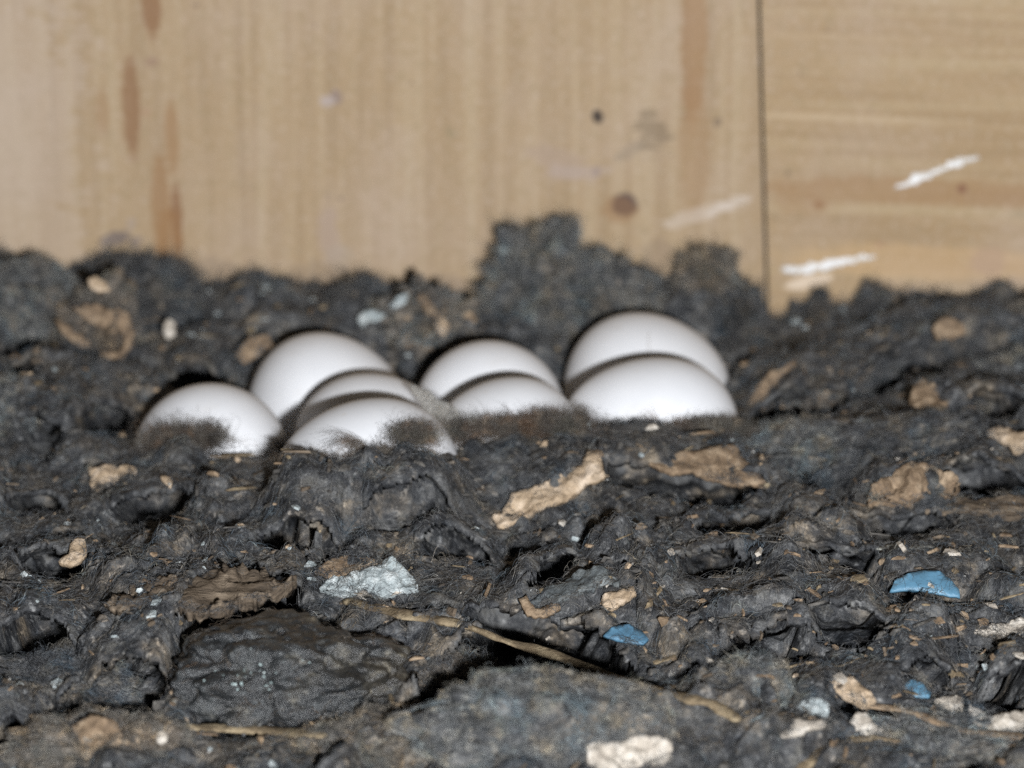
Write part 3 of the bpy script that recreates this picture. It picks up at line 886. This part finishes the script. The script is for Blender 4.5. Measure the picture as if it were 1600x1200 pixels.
BG = 'bark pieces on the nest floor'
chip('bark_chip', 'long pale tan chip with ragged ends below the middle eggs', 'bark chip',
     [(768, 806), (800, 776), (850, 752), (888, 728), (908, 722), (916, 702), (930, 704), (940, 716), (944, 738), (920, 750), (880, 778), (850, 790), (806, 816), (778, 824)], TAN, 2.2, 0.6, 1.5, 3, 0.9, 0.5, BG)
chip('bark_chip', 'thin dull tan flake below the large right egg, pointed on its right', 'bark chip',
     [(1015, 722), (1045, 708), (1100, 700), (1140, 694), (1152, 700), (1170, 722), (1198, 752), (1160, 756), (1120, 744), (1070, 738), (1040, 734)], TAN2, 1.2, 0.45, 1.2, 4, 0.8, 0.4, BG)
chip('bark_chip', 'knobbly tan chunk at the right with a dark hollow', 'bark chip',
     [(1356, 780), (1362, 760), (1385, 748), (1402, 732), (1422, 720), (1452, 724), (1470, 738), (1494, 744), (1500, 758), (1488, 776), (1450, 774), (1420, 782), (1385, 780)], TAN2, 4.0, 0.75, 2.0, 5, 2.0, 0.6, BG)
chip('bark_chip', 'reddish brown flake tucked behind the pale grey crust', 'bark chip',
     [(490, 894), (505, 880), (535, 868), (575, 868), (590, 876), (560, 892), (520, 902)], TAN2, 1.2, 0.6, 1.5, 6, 0.4, 0.3, BG)
chip('crust_piece', 'pale grey crusty fragment with a peaked top left of centre', 'crust fragment',
     [(498, 910), (512, 898), (545, 894), (575, 886), (600, 874), (618, 872), (632, 886), (648, 900), (655, 916), (630, 922), (600, 928), (570, 918), (548, 924), (520, 918)], GREYROCK, 4.0, 0.7, 10.0, 7, 1.4, 0.4)
chip('bark_strip', 'broad dull brown strip of bark above the large black pellet', 'bark strip',
     [(158, 936), (185, 922), (230, 912), (300, 898), (380, 893), (440, 896), (462, 904), (440, 916), (390, 936), (350, 948), (310, 954), (270, 940), (210, 944)], STRIP, 2.0, 0.4, 2.2, 8, 1.6, 0.9, BG)
chip('bark_chip', 'small curved ochre chip at the left above the bark strip', 'bark chip',
     [(90, 876), (106, 866), (112, 848), (122, 840), (134, 842), (136, 858), (126, 874), (108, 880)], TAN, 1.5, 0.6, 1.5, 9, 0.5, 0.3, BG)
chip('bark_chip', 'lumpy pinkish tan bit left below the leftmost egg', 'bark chip',
     [(138, 728), (160, 722), (178, 724), (182, 732), (212, 728), (216, 740), (198, 750), (180, 752), (160, 766), (144, 764)], TAN, 2.5, 0.7, 1.5, 10, 1.0, 0.5, BG)
chip('bark_chip', 'little yellowish curl right of the pinkish tan bit', 'bark chip',
     [(250, 742), (262, 744), (270, 752), (266, 766), (260, 758), (252, 750)], TAN, 0.8, 0.7, 1.2, 11, 0.3, 0.2, BG)
chip('bark_chip', 'warm tan slab cut by the right edge below the greyish pellet', 'bark chip',
     [(1540, 672), (1560, 664), (1600, 676), (1640, 690), (1640, 715), (1600, 706), (1570, 690)], TAN, 2.0, 0.6, 1.8, 12, 0.6, 0.4, BG)
chip('bark_strip', 'flat dull tan strip from the knobbly chunk to the right edge', 'bark strip',
     [(1405, 786), (1500, 778), (1600, 772), (1660, 776), (1660, 800), (1600, 804), (1540, 800), (1460, 794)], STRIP, 1.2, 0.35, 1.5, 13, 0.6, 0.5, BG)
chip('bark_chip', 'brown wedge of bark on the pellet right of the back right egg', 'bark chip',
     [(1168, 632), (1180, 604), (1204, 580), (1240, 562), (1246, 570), (1222, 590), (1210, 620), (1190, 640)], TAN2, 1.6, 0.6, 2.5, 14, 0.7, 0.4, BG, y=0.022)
chip('bark_chip', 'pale knob of bark on the long flat pellet along the right board', 'bark chip',
     [(1456, 512), (1466, 498), (1484, 494), (1502, 504), (1508, 520), (1490, 530), (1466, 528)], TAN2, 2.5, 0.8, 2.0, 15, 1.0, 0.4, BG, y=0.046)
chip('bark_chip', 'small brown flake among the right hand pellets', 'bark chip',
     [(1420, 624), (1434, 590), (1450, 594), (1464, 612), (1484, 632), (1460, 640), (1430, 634)], TAN2, 1.5, 0.6, 2.5, 16, 0.8, 0.5, BG)
for i, (ol, lab, m) in enumerate([
    ([(138, 436), (150, 432), (166, 444), (172, 456), (156, 458), (140, 448)], 'cream flake at the top of the clump at the far left', TAN),
    ([(112, 480), (150, 474), (176, 486), (180, 504), (160, 512), (130, 496)], 'tan flake across the middle of the clump at the far left', TAN2),
    ([(178, 478), (200, 488), (210, 520), (206, 566), (160, 566), (156, 548), (186, 552), (194, 530), (182, 506)], 'hooked tan flake down the right side of the clump at the far left', TAN2),
    ([(84, 500), (104, 508), (140, 530), (142, 542), (126, 544), (100, 522)], 'slanting dull flake on the lower left of the clump at the far left', TAN2)]):
    chip('bark_chip', lab, 'bark chip', ol, m, 1.4, 0.8, 1, 20 + i, 0.6, 0.4, 'flakes on the far left clump', y=0.047)
chip('shell_bit', 'tiny pale greenish bit standing beside the far left clump', 'shell bit',
     [(256, 504), (266, 498), (274, 504), (272, 526), (262, 530), (255, 520)], BONE, 1.0, 0.8, 1, 25, 0.3, 0.2, y=0.060)
chip('crust_piece', 'pale mint crumb at the edge of the tall left egg shadow', 'crust fragment',
     [(558, 500), (566, 486), (586, 484), (602, 492), (592, 500), (576, 502), (566, 512)], GREYROCK, 2.2, 0.8, 1, 26, 0.6, 0.3, y=0.058)
for i, (ol, lab) in enumerate([([(608, 478), (620, 460), (636, 458), (634, 474), (618, 484)], 'lilac grey flake on the upper left of the crumbly clump'),
    ([(650, 462), (668, 460), (676, 476), (690, 492), (680, 500), (664, 484)], 'straw coloured flake on top of the crumbly clump'),
    ([(678, 500), (694, 494), (704, 510), (694, 528), (682, 518)], 'small pale flake on the right of the crumbly clump')]):
    chip('bark_chip', lab, 'bark chip', ol, [GREYROCK, TAN2, TAN][i], 1.2, 0.8, 1, 30 + i, 0.5, 0.4, 'flakes on the crumbly clump', y=0.051)
chip('bark_chip', 'reddish tan flake left behind the tall left egg', 'bark chip',
     [(366, 552), (390, 526), (420, 522), (426, 536), (400, 560), (380, 570)], TAN2, 1.5, 0.7, 1, 33, 0.6, 0.4, BG, y=0.046)
# blue shells
SG = 'blue shell pieces'
def shell(label, outline, mat, seed, thick=0.7, rim=True, **kw):
    o = chip('blue_shell', label, 'shell piece', outline, mat, thick, seed=seed, relief=0.25, ragged=0.18, group=SG, **kw)
    return o
s1 = shell('largest bright blue curved shell piece at the right', [(1392, 918), (1398, 902), (1420, 894), (1450, 890), (1468, 892), (1486, 904), (1499, 918), (1500, 930), (1480, 928), (1440, 922)], BLUE, 40, 0.9, tilt=0.7, lift=9, curve=0.0012)
s2 = shell('dusty blue shell piece below the middle of the floor', [(944, 990), (956, 978), (984, 974), (1002, 984), (1014, 998), (1006, 1004), (976, 1002)], BLUE_DUST, 41, 0.7, tilt=0.6, lift=5.0, curve=0.0006)
s3 = shell('small oval bright blue shell piece at the lower right', [(1414, 1066), (1424, 1060), (1440, 1066), (1456, 1080), (1452, 1088), (1432, 1088), (1418, 1078)], BLUE, 42, 0.7, tilt=0.7, lift=4.0, curve=0.0005)

# pale bones and bits along the bottom
NG = 'pale bones and bits in the litter'
chip('bone_bit', 'blunt pale bone bit at the bottom edge right of the grey pellet', 'bone',
     [(918, 1168), (928, 1154), (950, 1150), (972, 1156), (1000, 1148), (1030, 1146), (1050, 1158), (1052, 1180), (1040, 1196), (1010, 1190), (985, 1204), (950, 1210), (920, 1200)], BONE, 5, 0.8, 3, 50, 1.3, 0.4, NG)
chip('bone_bit', 'large pinkish cream flake cut by the right edge at the bottom', 'bone',
     [(1512, 1096), (1524, 1108), (1556, 1116), (1600, 1112), (1650, 1118), (1650, 1146), (1600, 1148), (1540, 1146), (1522, 1130)], BONE, 1.5, 0.6, 2.5, 51, 0.8, 0.5, NG)
chip('bone_bit', 'white forked bone bit at the bottom right', 'bone',
     [(1220, 1146), (1240, 1132), (1242, 1122), (1256, 1126), (1286, 1124), (1290, 1132), (1262, 1138), (1258, 1144), (1240, 1146)], BONE, 1.5, 0.7, 2.5, 52, 0.5, 0.3, NG)
chip('bone_bit', 'cream angular flake right of the white forked bone', 'bone',
     [(1324, 1132), (1340, 1112), (1358, 1110), (1362, 1128), (1384, 1140), (1370, 1148), (1340, 1142)], BONE, 1.5, 0.7, 2.0, 53, 0.6, 0.4, NG)
chip('bark_chip', 'arched yellowish chip above the bones at the lower right', 'bark chip',
     [(1294, 1066), (1312, 1056), (1334, 1058), (1352, 1074), (1370, 1096), (1358, 1102), (1340, 1094), (1318, 1084), (1302, 1076)], TAN, 2.5, 0.7, 2.5, 54, 0.8, 0.4, BG)
chip('crust_piece', 'dull grey crumb left above the white forked bone', 'crust fragment',
     [(1246, 1102), (1258, 1090), (1280, 1090), (1298, 1100), (1296, 1114), (1262, 1112)], GREYROCK, 2.0, 0.7, 1.6, 55, 0.8, 0.4)
chip('crust_piece', 'pale crumb next to the small oval blue shell', 'crust fragment',
     [(1460, 1098), (1476, 1086), (1496, 1082), (1508, 1096), (1500, 1112), (1476, 1116)], BONE, 2.4, 0.7, 1.6, 56, 1.0, 0.5)
chip('bone_bit', 'crumpled pale flake at the right edge above the pinkish cream one', 'bone',
     [(1520, 990), (1560, 974), (1620, 960), (1640, 990), (1600, 1008), (1590, 990), (1560, 1004), (1556, 986)], BONE, 1.3, 0.6, 2.5, 57, 0.9, 0.5, NG)
chip('bone_bit', 'pale rough patch on the corner pellet at the bottom left', 'bone',
     [(112, 1136), (140, 1120), (180, 1124), (190, 1146), (166, 1164), (130, 1156)], TAN2, 1.5, 0.7, 2.5, 58, 1.0, 0.6, NG)
chip('bone_bit', 'round white crumb on the corner pellet at the bottom left', 'bone',
     [(243, 1150), (246, 1142), (254, 1140), (261, 1145), (261, 1154), (252, 1159), (245, 1156)], BONE, 1.8, 0.8, 3.5, 59, 0.3, 0.15, NG)
chip('feather_bit', 'smoky grey feathery flake with a dark hollow below the tan chip', 'feather',
     [(826, 940), (850, 920), (880, 904), (905, 888), (940, 886), (970, 900), (966, 912), (930, 914), (905, 930), (870, 944)], mat_chip('grey_feather', (0.04, 0.045, 0.05), (0.12, 0.135, 0.14), (0.24, 0.26, 0.26), 300), 0.9, 0.4, 2.2, 60, 0.9, 0.5)
chip('bark_chip', 'yellow brown splinter right of the smoky grey flake', 'bark chip',
     [(940, 938), (946, 928), (968, 922), (988, 916), (994, 926), (974, 940), (956, 952), (948, 950)], TAN, 1.2, 0.6, 2.0, 61, 0.5, 0.4, BG)
chip('bark_chip', 'dull tan sliver at the left foot of the smoky grey flake', 'bark chip',
     [(812, 936), (824, 930), (836, 950), (870, 944), (876, 950), (850, 962), (824, 958)], TAN2, 1.2, 0.6, 2.0, 62, 0.5, 0.4, BG)
chip('bone_bit', 'tiny cream crumb below the pale grey crust', 'bone',
     [(558, 930), (562, 920), (574, 924), (584, 932), (578, 938), (566, 938)], BONE, 1.2, 0.7, 2.5, 63, 0.3, 0.2, NG)

# straws: bent tubes through photo pixels, on the ground
def straw(name, label, cat, pix, r0, r1, mat, lift=1.0, seed=1, flatten=0.6, group=None, y=None):
    M0 = len(pix)
    fine_t = np.linspace(0, M0 - 1, 8 * (M0 - 1) + 1)
    FP = np.stack([np.interp(fine_t, range(M0), [p[k_] for p in pix]) for k_ in (0, 1)], 1)
    dist = np.array([np.linalg.norm(hit_all(*p) - CAM) for p in FP])
    sm = dist.copy()
    for _ in range(30):
        sm[1:-1] = (sm[:-2] + 2 * sm[1:-1] + sm[2:]) / 4
    dist = np.minimum(sm, dist) + 0.0003 - 0.0002 * lift
    for _ in range(4):
        dist[1:-1] = (dist[:-2] + 2 * dist[1:-1] + dist[2:]) / 4
    W = np.array([CAM + ray(*p) / np.linalg.norm(ray(*p)) * q for p, q in zip(FP, dist)])
    c = W.mean(0)
    n = 2 * (len(W) - 1)
    t = np.linspace(0, len(W) - 1, n)
    L = np.stack([np.interp(t, range(len(W)), W[:, k]) for k in range(3)], 1)
    for _ in range(6):
        L[1:-1] = (L[:-2] + 2 * L[1:-1] + L[2:]) / 4
    V, F = [], []
    m = 10
    for i in range(n):
        d = L[min(i + 1, n - 1)] - L[max(i - 1, 0)]
        d /= np.linalg.norm(d)
        s = np.cross(d, [0, 0, 1.0]); s /= np.linalg.norm(s)
        u = np.cross(s, d)
        r = (r0 + (r1 - r0) * i / (n - 1)) / 1000 * (1 + 0.35 * float(noise3(i * 0.22, seed, 0.5, 3)))
        if i in (0, n - 1): r *= 0.35
        for j in range(m):
            a = 2 * math.pi * j / m
            rr = r * (1 + 0.2 * float(noise3(j * 1.3, i * 0.15, seed, 5)))
            V.append(L[i] - c + s * rr * math.cos(a) + u * rr * flatten * 0.55 * math.sin(a))
    for i in range(n - 1):
        for j in range(m):
            F.append((i * m + j, i * m + (j + 1) % m, (i + 1) * m + (j + 1) % m, (i + 1) * m + j))
    F.append(tuple(range(m))[::-1]); F.append(tuple(range((n - 1) * m, n * m)))
    o = mesh_obj(name, V, F, mat)
    o.location = c
    return tag(o, label, cat, group)
TG = 'straws and stalks in the litter'
straw('straw', 'long tan straw slanting from the grey crust down to the lower right', 'straw', [(540, 938), (620, 958), (720, 975), (800, 1005), (880, 1028), (960, 1058), (1040, 1085), (1110, 1098), (1155, 1126)], 1.9, 1.5, STRAW, 4.0, 1, 0.7, TG)
straw('straw', 'short side splinter rising from the lower end of the long straw', 'straw', [(1030, 1085), (1055, 1070), (1076, 1060)], 0.9, 0.6, STRAW, 3, 2, 0.6, TG)
straw('straw', 'short pale stub beside the round grey pellet', 'straw', [(1020, 1036), (1040, 1030), (1056, 1024)], 0.7, 0.8, STRAW, 2.2, 3, 0.6, TG)
straw('straw', 'pale stub right of the long straw end', 'straw', [(1160, 1114), (1180, 1110), (1194, 1112)], 0.7, 0.7, STRAW, 2.2, 4, 0.6, TG)
straw('straw', 'brown stick along the bottom under the large black pellet', 'straw', [(290, 1136), (360, 1138), (430, 1142), (510, 1150)], 2.0, 1.8, STRAW, 2.5, 5, 0.6, TG)
straw('straw', 'curved pale stalk rising from the bottom edge at the right', 'straw', [(1245, 1210), (1275, 1176), (1320, 1158), (1370, 1152), (1410, 1160)], 1.4, 0.8, STRAW, 2.5, 6, 0.7, TG)
straw('straw', 'thin pale grey stalk above the largest blue shell', 'straw', [(1370, 858), (1395, 852), (1420, 857), (1450, 853), (1480, 860), (1535, 864)], 0.8, 0.4, DULLSTRAW, 2.0, 7, 0.6, TG)
straw('straw', 'thin dark brown stalk below the small oval blue shell', 'straw', [(1340, 1100), (1420, 1110), (1500, 1142), (1600, 1152)], 1.0, 1.2, TAN2, 2.0, 8, 0.6, TG)
straw('straw', 'pale wavy stalk under the largest blue shell', 'straw', [(1440, 944), (1490, 946), (1540, 942), (1600, 926)], 0.6, 0.6, STRAW, 2.0, 9, 0.6, TG)
straw('straw', 'small forked tan straw above the arched yellowish chip', 'straw', [(1290, 1034), (1310, 1042), (1345, 1028)], 0.6, 0.5, STRAW, 2.2, 10, 0.6, TG)
straw('straw', 'dull stalk across the right pellet at the edge', 'straw', [(1395, 985), (1440, 1000), (1500, 992)], 0.9, 0.7, TAN2, 2.0, 11, 0.6, TG)
straw('straw', 'short pale splinter left below the dark pellet under the right egg', 'straw', [(962, 844), (975, 838), (990, 832)], 0.5, 0.3, STRAW, 2.0, 12, 0.6, TG)
straw('straw', 'thin dark stem at the point of the dull tan flake', 'straw', [(1100, 744), (1150, 756), (1200, 762)], 0.5, 0.4, TAN2, 2.0, 13, 0.6, TG)

# translucent shiny flake between the eggs
k = NT('clear_skin')
k.base((0.55, 0.54, 0.50), 0.15, 0.8)
k.b.inputs['Transmission Weight'].default_value = 0.55
k.b.inputs['Alpha'].default_value = 0.4
k.bump(k.noise(500, 4, None, 0.6, (1, 3, 1)), 1.0, 0.0014)
chip('clear_flake', 'shiny translucent flake lodged between the left and middle eggs', 'flake',
     [(640, 602), (666, 606), (690, 626), (716, 640), (728, 668), (712, 672), (692, 664), (672, 652), (656, 630)], k.m, 0.25, 0.9, 0, 70, 1.2, 0.5, y=-0.024)

# hairline crack in the far egg
c, R, a, b, eo = egg_info[0]
pts = []
for i in range(14):
    px, py = 1013 + 2.0 * math.sin(i * 1.7) - i * 0.05, 520 + i * 3.2
    d = ray(px, py)
    o_, d_ = (CAM - c) @ R, d @ R
    sx = np.array([1 / a, 1 / b, 1 / b])
    O_, D_ = o_ * sx, d_ * sx
    B_ = np.dot(O_, D_); A_ = np.dot(D_, D_); C_ = np.dot(O_, O_) - 1.0
    disc = B_ * B_ - A_ * C_
    if disc < 0: continue
    t = (-B_ - math.sqrt(disc)) / A_
    pts.append(o_ + d_ * t)
if len(pts) > 3:
    V, F = [], []
    pts = np.array(pts)
    # fit onto the true egg surface (the egg tapers)
    xx = np.clip(pts[:, 0] / a, -1, 1)
    rr = b * np.sqrt(1 - xx ** 2) * (1 - 0.13 * xx)
    nrm = pts[:, 1:] / np.linalg.norm(pts[:, 1:], axis=1)[:, None]
    pts[:, 1:] = nrm * (rr + 0.00003)[:, None]
    camr = R.T @ RT
    for i, p in enumerate(pts):
        wv = 0.00010 * (0.5 + 0.5 * (i / len(pts)))
        V += [p - camr * wv, p + camr * wv]
    for i in range(len(pts) - 1):
        F.append((2 * i, 2 * i + 1, 2 * i + 3, 2 * i + 2))
    kk = NT('crack_line'); kk.base((0.30, 0.26, 0.22), 0.9, 0.1)
    mesh_obj('hairline_crack', V, F, kk.m, eo)

# ------------------------------------------------------------------ dark tufts lying on the eggs
def tufts(i, pix0, pix1, n, seed, spread=(8, 8), length=0.009, curl=2.6, fan=1.7):
    """strands over egg i that start round photo pixel pix0 and lean towards pix1"""
    r = np.random.default_rng(seed)
    c = egg_info[i][0]
    yy = c[1] - 0.016
    s0 = np.array(pix0, float); s1 = np.array(pix1, float)
    K = 8
    out = np.zeros((n, K, 3))
    a0 = math.atan2(-(s1[1] - s0[1]), s1[0] - s0[0])
    ang = a0 + r.normal(0, fan, n)
    cu = r.normal(0, curl, n) if fan > 1 else 1.3 + r.normal(0, 0.25, n)
    p = np.stack([at_y(s0[0] + q[0], s0[1] + q[1], yy) for q in r.normal(0, 1, (n, 2)) * spread])
    L = length * 0.55 * r.uniform(0.4, 1.2, n)
    for k in range(K):
        out[:, k] = p
        p = p + (np.cos(ang)[:, None] * RT + np.sin(ang)[:, None] * UP * 1.0 + 0.35 * np.sin(ang)[:, None] * FWD) * (L / (K - 1))[:, None]
        ang = ang + cu / (K - 1)
    f = out.reshape(-1, 3)
    f = egg_push(f, i, 0.00025)
    return f.reshape(out.shape)
T = [tufts(7, (282, 694), (335, 676), 5200, 1, (30, 10), 0.010), tufts(7, (325, 686), (355, 684), 1400, 2, (9, 9), 0.007), tufts(7, (400, 726), (425, 715), 1200, 3, (22, 5), 0.004), tufts(7, (438, 704), (440, 690), 500, 23, (4, 10), 0.004),
     tufts(6, (560, 696), (512, 668), 110, 4, (6, 4), 0.016, 1.0, 0.22), tufts(6, (650, 680), (640, 670), 4600, 5, (19, 9), 0.0032), tufts(6, (592, 716), (590, 704), 3000, 25, (24, 8), 0.005), tufts(6, (480, 718), (480, 712), 1500, 6, (22, 5), 0.004),
     tufts(3, (800, 668), (830, 660), 5200, 7, (50, 9), 0.005), tufts(3, (860, 662), (880, 655), 3600, 8, (24, 9), 0.005), tufts(3, (720, 678), (735, 666), 1400, 9, (14, 8), 0.005),
     tufts(1, (1030, 676), (1018, 640), 140, 10, (4, 4), 0.010, 0.8, 0.25), tufts(1, (1080, 682), (1100, 672), 12000, 11, (44, 9), 0.005), tufts(1, (950, 684), (940, 676), 7000, 12, (30, 9), 0.005), tufts(1, (1112, 672), (1140, 666), 7500, 13, (26, 7), 0.005),
     tufts(1, (905, 658), (910, 650), 1000, 14, (10, 10), 0.004)]
TP = np.concatenate(T)
tf = hair_obj('fur_tuft', TP, np.random.default_rng(5).uniform(0.000014, 0.000032, len(TP)), FUR_DARK)
tag(tf, 'brownish dark fur wisps lying over the lower fronts of the eggs', 'fur', kind='stuff')

# ------------------------------------------------------------------ crumbs
def crumbs(name, label, N, seed, s0, s1, mats, lift=0.0008, ymin=-0.2, area=None, long=1.0):
    r = np.random.default_rng(seed)
    x = r.uniform(-0.16, 0.16, N); y = r.uniform(ymin, 0.09, N)
    if area:
        x = r.normal(area[0], area[2], N); y = np.minimum(r.normal(area[1], area[3], N), 0.088)
    ok = np.ones(N, bool)
    for (c, R, a, b, _) in egg_info:
        ok &= (np.hypot(x - c[0], y - c[1]) > 0.019)
    x, y = x[ok], y[ok]; N = len(x)
    z = ground(x, y) + lift
    s = np.exp(r.uniform(math.log(s0), math.log(s1), N)) / 1000
    V, F, M = [], [], []
    base = np.array([(-1, -.6, 0), (.2, -.9, 0.1), (1, -.2, 0), (.6, .8, -0.1), (-.5, .7, 0.1)])
    mi = r.integers(0, len(mats), N)
    for i in range(N):
        q = base * r.uniform(0.5, 1.3, (5, 1)) * np.array([long, r.uniform(0.3, 0.9) / long, 1 / long]) * s[i]
        rot = np.array(Matrix.Rotation(r.uniform(0, 6.28), 3, 'Z') @ Matrix.Rotation(r.normal(0.5, 0.6), 3, 'X'))
        q = q @ rot.T
        nrm = rot[:, 2] * s[i] * r.uniform(0.15, 0.5)
        p = np.array([x[i], y[i], z[i]])
        k = len(V)
        V += list(q * 0.85 + p + nrm * 0.5) + list(q + p - nrm * 0.5)
        F += [(k, k + 1, k + 2, k + 3, k + 4), (k + 9, k + 8, k + 7, k + 6, k + 5)] + [(k + j, k + 5 + j, k + 5 + (j + 1) % 5, k + (j + 1) % 5) for j in range(5)]
        M += [mi[i]] * 7
    o = mesh_obj(name, V, F, None, None, False)
    for m in mats: o.data.materials.append(m)
    o.data.polygons.foreach_set('material_index', M)
    return tag(o, label, 'debris', kind='stuff')
crumbs('debris', 'fine tan and brown crumbs scattered through the dark litter', 650, 21, 0.3, 1.5, [TAN, TAN2, TAN2, STRAW, GREYROCK])
crumbs('debris', 'tiny bright white specks glinting in the dark litter', 160, 22, 0.15, 0.42, [BONE, RIM], 0.0012)
DULL = mat_chip('dull_crumb', (0.03, 0.028, 0.026), (0.085, 0.08, 0.074), (0.17, 0.16, 0.145), 400)
crumbs('debris', 'dull grey and brown crumbs of broken pellets on the nest floor', 1900, 23, 0.5, 1.9, [FELT, FELT_BROWN, DULL, DULL], 0.0004)
crumbs('debris', 'tan and brown flakes strewn over the lower right of the nest floor', 420, 24, 0.6, 2.2, [TAN2, DULL, STRAW, TAN2, BONE, STRIP], 0.0006, area=(0.075, -0.105, 0.035, 0.035))
crumbs('debris', 'brown and grey flakes strewn over the lower left of the nest floor', 300, 25, 0.6, 2.0, [TAN2, DULL, STRIP, DULL, GREYROCK], 0.0006, area=(-0.08, -0.115, 0.04, 0.035))
crumbs('debris', 'grey and tan crumbs along the foot of the boards', 260, 26, 0.5, 1.6, [TAN2, DULL, DULL, GREYROCK], 0.0006, area=(0.0, 0.07, 0.09, 0.015))
crumbs('debris', 'thin bits of straw and quill caught in the fur', 420, 27, 0.6, 1.4, [STRAW, TAN2, DULL, STRIP], 0.0012, long=2.6)

# beetle crumbs on the large black pellet; wet glints painted as their pale colour
kg = NT('beetle_painted_glint'); kg.base((0.42, 0.52, 0.52), 0.22, 0.9)
r = np.random.default_rng(31)
V, F = [], []
for q in np.concatenate([r.normal(0, 1, (26, 2)) * (34, 16) + (392, 1066), r.normal(0, 1, (6, 2)) * (120, 45) + (470, 1050)]):
    p = hit_all(*q) - FWD * 0.0006
    s_ = math.exp(r.uniform(math.log(0.10), math.log(0.42))) / 1000
    rot = np.array(Matrix.Rotation(r.uniform(0, 6.28), 3, 'Z') @ Matrix.Rotation(r.normal(0.8, 0.5), 3, 'X'))
    b_ = (np.array([(-1, -.6, 0), (.2, -.9, .1), (1, -.2, 0), (.6, .8, -.1), (-.5, .7, .1), (0, 0, .6), (0, 0, -.6)]) * s_) @ rot.T + p
    k0 = len(V); V += list(b_)
    F += [(k0 + j, k0 + (j + 1) % 5, k0 + 5) for j in range(5)] + [(k0 + (j + 1) % 5, k0 + j, k0 + 6) for j in range(5)]
tag(mesh_obj('debris', V, F, kg.m, None, False), 'pale specks of beetle shell coloured as wet glints on the large black pellet', 'debris', kind='stuff')

# dark fur wisps caught over the edges of the chips
r = np.random.default_rng(77)
OUT = []
for (We, n) in CHIP_EDGE:
    per = np.linalg.norm(np.diff(We, axis=0), axis=1).sum()
    m_ = int(per * 1000 * 9)
    i_ = r.integers(0, len(We), m_)
    clump = np.clip(noise3(We[i_, 0] / 0.004, We[i_, 1] / 0.004, We[i_, 2] / 0.004, 5) * 2.2 + 0.35, 0, 1)
    keep_ = r.uniform(size=m_) < clump
    i_ = i_[keep_]; m_ = len(i_)
    cen = We.mean(0)
    e1 = np.cross(n, [0, 0, 1.0]); e1 = e1 / max(np.linalg.norm(e1), 1e-6); e2 = np.cross(n, e1)
    p = We[i_] + (cen - We[i_]) * r.normal(-0.06, 0.10, m_)[:, None] + n * r.uniform(-0.0003, 0.0006, m_)[:, None]
    a_ = r.uniform(0, 6.28, m_); cu_ = r.normal(0, 2.2, m_); L_ = 0.0032 * r.uniform(0.4, 1.3, m_)
    K = 8
    st_ = np.zeros((m_, K, 3))
    for k_ in range(K):
        st_[:, k_] = p + n * (0.0006 * math.sin(math.pi * k_ / (K - 1)))
        p = p + (np.cos(a_)[:, None] * e1 + np.sin(a_)[:, None] * e2) * (L_ / (K - 1))[:, None]
        a_ = a_ + cu_ / (K - 1)
    st_[:, :, 1] = np.minimum(st_[:, :, 1], WALL_Y - 0.0005)
    OUT.append(st_)
OUT = np.concatenate(OUT)
ef = hair_obj('fur_wisp', OUT, r.uniform(0.000018, 0.00004, len(OUT)), FUR)
tag(ef, 'dark fur wisps caught over the edges of chips and shells', 'fur', kind='stuff')
